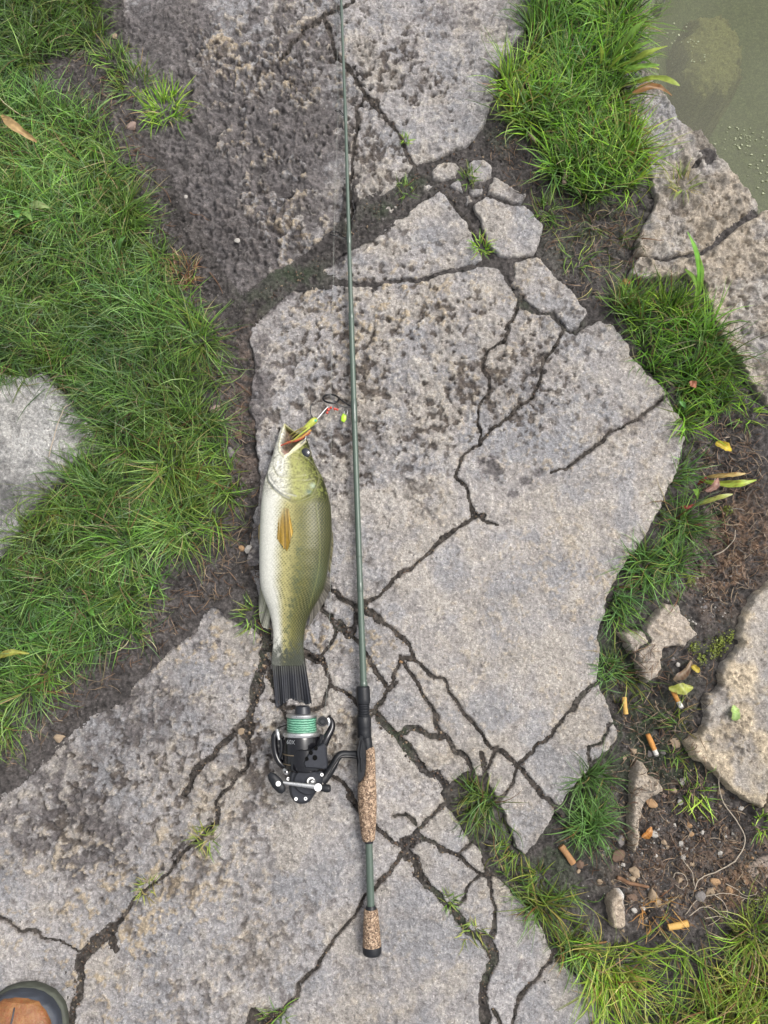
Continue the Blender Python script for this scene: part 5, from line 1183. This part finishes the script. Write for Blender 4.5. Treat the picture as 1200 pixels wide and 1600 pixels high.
# ------------------------------------------------------------------ rod
rod = empty('fishing_rod', P3(580, 1485, 0)); set_props(rod, 'green graphite spinning rod with speckled cork grips lying on the ledge', 'fishing rod'); RO = Vector(rod.location)
def rz(py): return float(np.interp(py, [-900, 0, 650, 1070, 1500], [0.018, 0.016, 0.016, 0.017, 0.0165]))
def rx(py): return float(np.interp(py, [-900, 0, 200, 400, 650, 900, 1070, 1200, 1320, 1420, 1490], [505, 533, 540.5, 546, 553.5, 562, 568, 573, 576.5, 579.5, 581.5]))
def rod_part(name, rows, mat, n=20, sub=6):
    """rows: (py, radius in px, x offset px)"""
    py = np.array([r[0] for r in rows], float); t = np.linspace(0, len(rows)-1, (len(rows)-1)*sub+1)
    yy = np.interp(t, range(len(rows)), py); rr = np.interp(t, range(len(rows)), [r[1] for r in rows]); oo = np.interp(t, range(len(rows)), [r[2] if len(r) > 2 else 0 for r in rows])
    pts = [P3(rx(y)+o, y, rz(y)) - RO for y, o in zip(yy, oo)]
    rad = [r*(CAM_H-rz(y))/FOC/1.0*math.sqrt(1) for r, y in zip(rr, yy)]
    # scale by the true distance along the ray
    rad = [r*(1/(CT - (800-y)/FOC*ST)) for r, y in zip(rad, yy)]
    return MB().tube(pts, rad, n).obj(name, M[mat], rod, True, 40)
rod_part('blank', [(-700, 1.0), (0, 1.9), (200, 2.5), (375, 3.1), (495, 3.6), (500, 4.2), (650, 4.3), (900, 4.7), (1075, 5.2)], 'blank', 20, 8)
rod_part('blank', [(1310, 5.6), (1422, 6.0)], 'blank', 20, 4)
for y0, y1, r in [(8, 32, 2.5), (165, 190, 3.1), (362, 382, 4.0), (488, 500, 4.7), (624, 662, 4.9), (868, 872, 5.1), (908, 926, 5.3), (1064, 1075, 5.9)]:
    rod_part('thread_wrap', [(y0, r*0.85), (y0+3, r), (y1-3, r), (y1, r*0.85)], 'wrap', 18, 2)
rod_part('reel_seat_hood', [(1072, 9.0, -1), (1074, 10.4, -1), (1084, 10.8, -1), (1095, 10.9, -1), (1099, 10.2, -1)], 'black', 24, 3)
for k in range(5): rod_part('thread_ring', [(1099.5+k*4.1, 8.8, -1.5), (1100.5+k*4.1, 9.7, -1.5), (1102.3+k*4.1, 9.7, -1.5), (1103.6+k*4.1, 8.8, -1.5)], 'black', 20, 1)
rod_part('lock_nut', [(1119, 10.6, -2), (1121, 11.6, -2), (1135, 11.8, -2), (1137, 11.3, -2), (1150, 11.5, -2), (1152, 10.6, -2)], 'black', 14, 2)
rod_part('reel_seat', [(1152, 8.6, 1), (1168, 8.8, 2), (1171, 8.0, 2)], 'black', 20, 2)
rod_part('fore_grip', [(1168, 8.2, 4), (1175, 9.0, 5), (1210, 9.8, 4), (1224, 13.8, 0.5), (1232, 14.8, -0.5), (1260, 14.6, -0.8), (1285, 13.0, -0.6), (1306, 10.8, -0.5), (1313, 9.6, 0)], 'cork', 28, 5)
rod_part('winding_check', [(1311, 7.6), (1317, 7.0)], 'black', 20, 1)
rod_part('winding_check', [(1415, 7.0), (1421, 9.2)], 'black', 20, 2)
rod_part('butt_grip', [(1420, 10.2), (1424, 11.2), (1450, 13.0), (1478, 14.6)], 'cork', 28, 5)
rod_part('butt_cap', [(1477.5, 14.7), (1480, 15.0), (1488, 14.8), (1491, 13.4)], 'black', 28, 3)
def guide(py, cx, cy, r, legs, tiltz=0.35):
    """ring standing off the blank to the reel side, with a wire frame"""
    c = P3(cx, cy, rz(py)+0.001) - RO; d = Vector((math.cos(0.25), -math.sin(0.25), 0)); nrm = Vector((0.10, 0.66, 0.74)).normalized()
    u = d - nrm*d.dot(nrm); u.normalize(); v = nrm.cross(u); n = 28; wr = r*0.13
    V = []; F = []; m = 8; k = r*0.001
    for i in range(n):
        a = 2*math.pi*i/n; rad = u*math.cos(a)+v*math.sin(a)
        for j in range(m):
            b = 2*math.pi*j/m; V.append(c + rad*(k + k*0.13*math.cos(b)) + nrm*k*0.13*math.sin(b))
    F = [(i*m+j, ((i+1) % n)*m+j, ((i+1) % n)*m+(j+1) % m, i*m+(j+1) % m) for i in range(n) for j in range(m)]
    g = MB().add(V, F).obj('guide_ring', M['gloss'], rod)
    foot = P3(rx(legs), legs, rz(legs)) - RO
    for sgn in (-0.8, 0.8):
        a = c + u*k*0.55 + v*k*sgn; mid = (a+foot)*0.5 + Vector((0, -0.002, 0.001*sgn))
        MB().tube([Vector(q) for q in spline([a, mid, foot], 10)], max(0.0008, k*0.11), 6).obj('guide_leg', M['gloss'], rod)
guide(628, 517, 623, 12.5, 637); guide(368, 523, 365, 8.2, 374); guide(175, 528, 173, 5.0, 181); guide(18, 526, 17, 4.6, 24); guide(-150, 521, -152, 4, -146); guide(-300, 517, -302, 3.5, -296)

# ------------------------------------------------------------------ reel
reel = empty('fishing_reel', P3(478, 1180, 0)); set_props(reel, 'black spinning reel with green braided line and silver handle arm', 'fishing reel'); EO = Vector(reel.location)
RZ = 0.036
def lathe(name, rows, mat, x0=471.0, slant=0.0, z=RZ, n=40, parent=reel, ang=40):
    """rows (py, radius px): a turned body whose axis runs up the picture"""
    pts = [P3(x0+slant*(y-1140), y, z)-EO for y, r in rows]; V = []; F = []
    for p, (y, r) in zip(pts, rows):
        k = max(r, 0.01)*0.00104*(CAM_H-z)/CAM_H
        for i in range(n): V.append((p.x+k*math.cos(2*math.pi*i/n), p.y, p.z+k*math.sin(2*math.pi*i/n)))
    for j in range(len(rows)-1):
        for i in range(n): F.append((j*n+i, j*n+(i+1) % n, (j+1)*n+(i+1) % n, (j+1)*n+i))
    F.append(tuple(range(n-1, -1, -1))); F.append(tuple((len(rows)-1)*n+i for i in range(n)))
    return MB().add(V, F).obj(name, M[mat], parent, True, ang)
lathe('drag_knob', [(1103, 9.0), (1104, 10.2), (1109, 11.0), (1114, 12.2), (1116, 12.2)], 'slate', 473)
lathe('spool_lip', [(1114.5, 14), (1115.5, 22.4), (1117.5, 23.4), (1120, 22.8), (1121, 20)], 'silver', 472)
lathe('line_spool', [(1120.5, 21.2)] + [(1121+k*1.0, 21.5+(0.35 if k % 2 else -0.1)) for k in range(21)] + [(1142.5, 21)], 'braid', 471.5)
lathe('spool_edge', [(1141.5, 22), (1142.5, 28.0), (1145.5, 29.2), (1148.5, 28.4), (1149.5, 26.5)], 'silver', 471)
lathe('spool_skirt', [(1149, 26.8), (1152, 27.4), (1175.5, 27.2)], 'gloss', 470.5)
lathe('trim_ring', [(1175.3, 27.5), (1176.8, 27.5)], 'tan', 470.5); lathe('spool_skirt', [(1176.6, 27.1), (1190.5, 26.6)], 'gloss', 470.5)
lathe('trim_ring', [(1190.3, 27.1), (1191.6, 27.1)], 'tan', 470.5)
lathe('rotor', [(1166, 27.6), (1168, 29.6), (1185, 30.8), (1197, 31.2), (1201, 29.5), (1203, 24)], 'gloss', 478)
def plate(name, pts, z0, z1, mat, bev=0.0012, parent=reel, zp=None):
    poly = [P(a, b, zp if zp is not None else z1) for a, b in pts]
    return MB().prism([(x-EO.x, y-EO.y) for x, y in poly], z0, z1, bev).obj(name, M[mat], parent, True, 35)
def bar(name, pts, rads, mat, flat=1.0, n=14, sides=14, parent=reel):
    p = spline([(*P(a, b, z), z) for a, b, z in pts], n); rr = np.interp(np.linspace(0, 1, n), np.linspace(0, 1, len(rads)), rads)
    return MB().tube([Vector(q)-EO for q in p], list(rr), sides, flat).obj(name, M[mat], parent, True, 50)
def curve_px(pts, n=26): return [tuple(q) for q in spline(pts, n)]
# rotor arm cover with three holes, on the visible side
arm = plate('rotor_arm_cover', curve_px([(474,1194),(478,1184),(486,1173),(497,1166),(505,1163),(509,1168),(510,1182),(511,1197),(508,1202),(490,1201),(477,1200)], 30), 0.050, 0.069, 'slate', 0.002)
for a, b, r_ in [(493.5, 1169.5, 3.0), (486, 1176.5, 3.0), (479.5, 1186, 2.8), (492, 1184, 3.8)]:
    plate('lightening_hole', [(a+r_*math.cos(t*0.5236), b+r_*1.15*math.sin(t*0.5236)) for t in range(12)], 0.066, 0.0697, 'hole', 0.0003, arm)
bar('rotor_arm', [(504,1168,.046),(507,1160,.046),(512,1150,.045),(518,1138,.042),(518,1128,.040),(512,1121,.038)], [0.006, 0.0065, 0.006, 0.0052, 0.0046, 0.004], 'gloss', 1.25, 22)
bar('rotor_arm', [(500,1172,.044),(503,1160,.044),(506,1148,.043)], [0.008, 0.0075, 0.005], 'black', 1.2)
bar('rotor_arm', [(450,1200,.040),(438,1192,.040),(431,1178,.040),(428.5,1162,.040),(429,1150,.040),(432,1143,.040)], [0.0055, 0.005, 0.0048, 0.0048, 0.005, 0.004], 'gloss', 1.3, 24)
bar('rotor_arm', [(436,1186,.043),(440,1172,.043),(439,1158,.043),(435,1147,.043)], [0.0022, 0.003, 0.003, 0.0026], 'black', 1.2, 16)
bar('bail_pivot', [(433,1140,.044),(434,1146,.046),(436,1156,.047)], [0.0026, 0.0032, 0.002], 'silver')
rl = bar('line_roller', [(504,1127,.040),(504,1127.2,.0445),(504,1127.4,.049)], [0.0072, 0.0078, 0.0070], 'gloss', 1.0, 8, 20)
bar('roller_cap', [(504,1127.4,.0488),(504,1127.5,.0505)], [0.0048, 0.0034], 'black', 1, 4, 18, rl)
bar('roller_collar', [(512,1122,.044),(514,1128,.044),(513,1134,.044)], [0.0022, 0.0028, 0.0022], 'silver', 1, 8)
bar('bail_wire', [(432,1142,.036),(436,1137,.020),(452,1132,.006),(478,1131,.005),(497,1130,.016),(504,1127,.036)], [0.0011, 0.0011], 'steel', 1, 40, 8)
# gear housing and body
plate('gear_housing', curve_px([(459,1200),(470,1201),(492,1200),(502,1206),(504,1216),(502,1228),(494,1238),(486,1250),(478,1256),(468,1257),(459,1253),(453,1243),(451,1230),(452,1212),(455,1203)], 44), 0.016, 0.056, 'slate', 0.004)
plate('side_plate', curve_px([(464,1206),(474,1202),(488,1203),(499,1210),(501,1222),(496,1236),(484,1243),(470,1240),(460,1230),(459,1216),(464,1206)], 36)[:-1], 0.054, 0.0605, 'slate', 0.0022)
lathe('body_neck', [(1201, 22), (1206, 20), (1214, 16)], 'black', 478)
for a, b, z in [(503, 1210.5, .058), (450.5, 1217, .050), (462.5, 1248.5, .0575), (477.5, 1248, .0575)]:
    s_ = bar('screw', [(a, b, z-.004), (a, b, z)], [0.0025, 0.0024], 'silver', 1, 4, 14); bar('screw_socket', [(a, b, z), (a, b, z+0.0003)], [0.0011, 0.0011], 'black', 1, 3, 8, s_)
bar('anti_reverse_lever', [(444,1202,.046),(447,1206,.048),(450,1208,.047)], [0.0032, 0.0044, 0.0034], 'silver', 1.0, 8); bar('anti_reverse_knob', [(446,1206,.050),(446,1206.2,.0530)], [0.0022, 0.0016], 'black', 1, 4, 12)
# crank: collar, shaft, hub, arm and knob
bar('crank_collar', [(484,1220,.058),(486,1221,.064)], [0.0062, 0.0058], 'silver', 1, 6, 20)
bar('crank_collar', [(487,1222,.064),(489,1224,.068)], [0.0048, 0.0046], 'silver', 1, 6, 20)
bar('crank_shaft', [(486,1222,.062),(491,1226,.070),(495,1229,.074)], [0.0036, 0.0034, 0.0034], 'silver', 1, 8, 16)
bar('crank_hub', [(496.5,1230,.069),(496.8,1230.2,.0745),(497,1230.4,.079)], [0.0056, 0.0057, 0.0052], 'silver', 1, 8, 22)
bar('crank_arm', [(495,1229.5,.0755),(475,1227,.0755),(455,1224.5,.0755),(438,1222.5,.0755)], [0.0036, 0.0030, 0.0026, 0.0024], 'silver', 0.8, 16, 14)
bar('crank_cap', [(500,1231,.073),(508,1231.5,.073),(514,1232,.073),(517,1232,.073)], [0.0042, 0.0056, 0.0055, 0.0036], 'black', 1, 12, 18)
kn = bar('crank_knob', [(420,1209,.078),(425,1214,.078),(433,1224,.078),(440,1234,.078),(443,1238,.078)], [0.003, 0.0066, 0.0084, 0.0066, 0.003], 'black', 0.7, 20, 18)
bar('knob_pin', [(434.8,1224.5,.0825),(434.8,1224.6,.0848)], [0.0040, 0.0034], 'silver', 1, 4, 16, kn)
# stem and foot
bar('stem', [(502,1220,.036),(511,1210,.034),(520,1197,.030),(527,1184,.026),(534,1178.5,.023),(546,1178.5,.021),(558,1179.5,.020),(564,1182,.019)], [0.0085, 0.0075, 0.0062, 0.0056, 0.0054, 0.0052, 0.0062, 0.0085], 'black', 1.2, 34, 16)
bar('stem_edge', [(506,1219,.043),(516,1207,.041),(525,1193,.037),(532,1183,.032),(546,1181.5,.028),(556,1183,.027)], [0.0012, 0.0012], 'gloss', 1, 26, 8)
plate('reel_foot', curve_px([(562,1150),(567,1152),(571,1165),(572,1190),(571,1208),(567,1219),(560,1224),(558.5,1215),(557.5,1195),(557,1172),(560,1160)], 34), 0.012, 0.034, 'black', 0.003)
plate('foot_ridge', curve_px([(565,1157),(567,1175),(567,1195),(565,1207),(563.5,1195),(562,1180),(563,1168)], 24), 0.032, 0.0375, 'black', 0.0015)
# model mark on the skirt
fc = bpy.data.curves.new('mark', 'FONT'); fc.body = '60X'; fc.size = 0.0085; fc.extrude = 0.0002
ft = bpy.data.objects.new('t', fc); COL.objects.link(ft); bpy.context.view_layer.update()
fme = bpy.data.meshes.new_from_object(ft.evaluated_get(bpy.context.evaluated_depsgraph_get())); bpy.data.objects.remove(ft); bpy.data.curves.remove(fc)
fo = bpy.data.objects.new('model_mark', fme); COL.objects.link(fo); fme.materials.clear(); fme.materials.append(M['silver']); fo.parent = reel
fo.location = P3(447.5, 1162.5, RZ+0.0262)-EO; fo.rotation_euler = (0, math.radians(-28), 0); fo.location.z -= 0.0018

# fishing line from the roller through the guides
lp = [(506,1122,.044),(512,1060,.03),(516,930,.02),(518,760,.018),(517,624,.018),(520,500,.018),(522,366,.018),(525,270,.018),(528,173,.018),(527,90,.018),(526,17,.018),(521,-152,.018),(517,-302,.018)]
fline = MB().tube([P3(*q) for q in spline(lp, 120)], 0.00013, 6).obj('fishing_line', M['line']); set_props(fline, 'thin clear fishing line running from the reel through the rod guides', 'fishing line')

# ------------------------------------------------------------------ boot of the photographer
boot = empty('boot', P3(45, 1600, 0)); set_props(boot, 'brown leather boot toe with a dark navy rubber rim at the corner of the ledge', 'boot'); BO = Vector(boot.location)
def boot_loft(name, rows, mat, nseg=84, dome=1.0, flat_bottom=True):
    """rows: (distance behind the toe tip in m, half width, z bottom, z top, roundness)"""
    tip = P3(44, 1541, 0.02); d = Vector((-0.06, -1, 0)).normalized(); s = Vector((d.y, -d.x, 0)) * -1
    t = np.linspace(0, len(rows)-1, (len(rows)-1)*14+1); R = [np.interp(t, range(len(rows)), [r[k] for r in rows]) for k in range(5)]
    R = [R[0]] + [np.convolve(np.pad(q, 6, 'edge'), np.ones(13)/13, 'valid') for q in R[1:]]
    V = []; F = []
    for a, w, z0, z1, e in zip(*R):
        for i in range(nseg):
            an = 2*math.pi*i/nseg; cu, su = math.cos(an), math.sin(an)
            x = w*math.copysign(abs(cu)**e, cu); z = (z0+z1)/2 + (z1-z0)/2*math.copysign(abs(su)**(e*dome), su)
            p = Vector((tip.x, tip.y, 0)) + d*a + s*x; V.append((p.x-BO.x, p.y-BO.y, z))
    n = nseg; m = len(R[0])
    for j in range(m-1):
        for i in range(n): F.append((j*n+i, j*n+(i+1) % n, (j+1)*n+(i+1) % n, (j+1)*n+i))
    F.append(tuple(range(n-1, -1, -1))); F.append(tuple((m-1)*n+i for i in range(n)))
    return MB().add(V, F).obj(name, M[mat], boot)
boot_loft('sole', [(0.000,.006,.003,.014,.7),(0.002,.020,.002,.018,.6),(0.008,.036,.002,.020,.5),(0.022,.052,.002,.021,.45),(0.045,.060,.002,.021,.4),(0.09,.061,.002,.021,.4),(0.15,.050,.002,.021,.4),(0.20,.044,.002,.021,.4),(0.26,.044,.002,.021,.4),(0.29,.036,.002,.021,.5),(0.305,.015,.002,.020,.6)], 'sole')
boot_loft('toe_rand', [(0.003,.008,.012,.030,.7),(0.006,.024,.012,.038,.65),(0.014,.040,.012,.043,.6),(0.028,.052,.012,.045,.55),(0.05,.057,.012,.044,.5),(0.09,.057,.012,.040,.5),(0.15,.047,.012,.036,.5),(0.20,.042,.012,.034,.5),(0.26,.042,.012,.034,.5),(0.288,.034,.012,.032,.5),(0.300,.014,.012,.028,.6)], 'rubber')
boot_loft('upper', [(0.007,.010,.020,.040,.8),(0.010,.026,.020,.048,.8),(0.020,.038,.020,.054,.8),(0.034,.047,.020,.060,.8),(0.06,.051,.020,.068,.85),(0.10,.047,.020,.082,.9),(0.14,.042,.020,.105,.95),(0.18,.039,.020,.125,.95),(0.22,.039,.020,.140,.95),(0.27,.038,.020,.145,.9),(0.292,.028,.020,.140,.85)], 'leather')
def shaft():
    tip = P3(44, 1541, 0.02); d = Vector((-0.06, -1, 0)).normalized(); c = Vector((tip.x, tip.y, 0))+d*0.235-BO
    return MB().tube([c+Vector((0, 0, z)) for z in np.linspace(0.10, 0.30, 12)], [0.052+0.004*math.sin(k*0.9) for k in range(12)], 28, 1.0).obj('shaft', M['leather'], boot)
shaft()
tipb = P3(44, 1541, 0.02)
sv = [Vector((tipb.x-0.004+0.0006*math.sin(k), tipb.y-0.014-0.006*k, 0.0510+0.0030*k-0.00010*k*k))-BO for k in range(14)]
MB().tube(sv, 0.0012, 6).obj('seam', M['rubber'], boot)
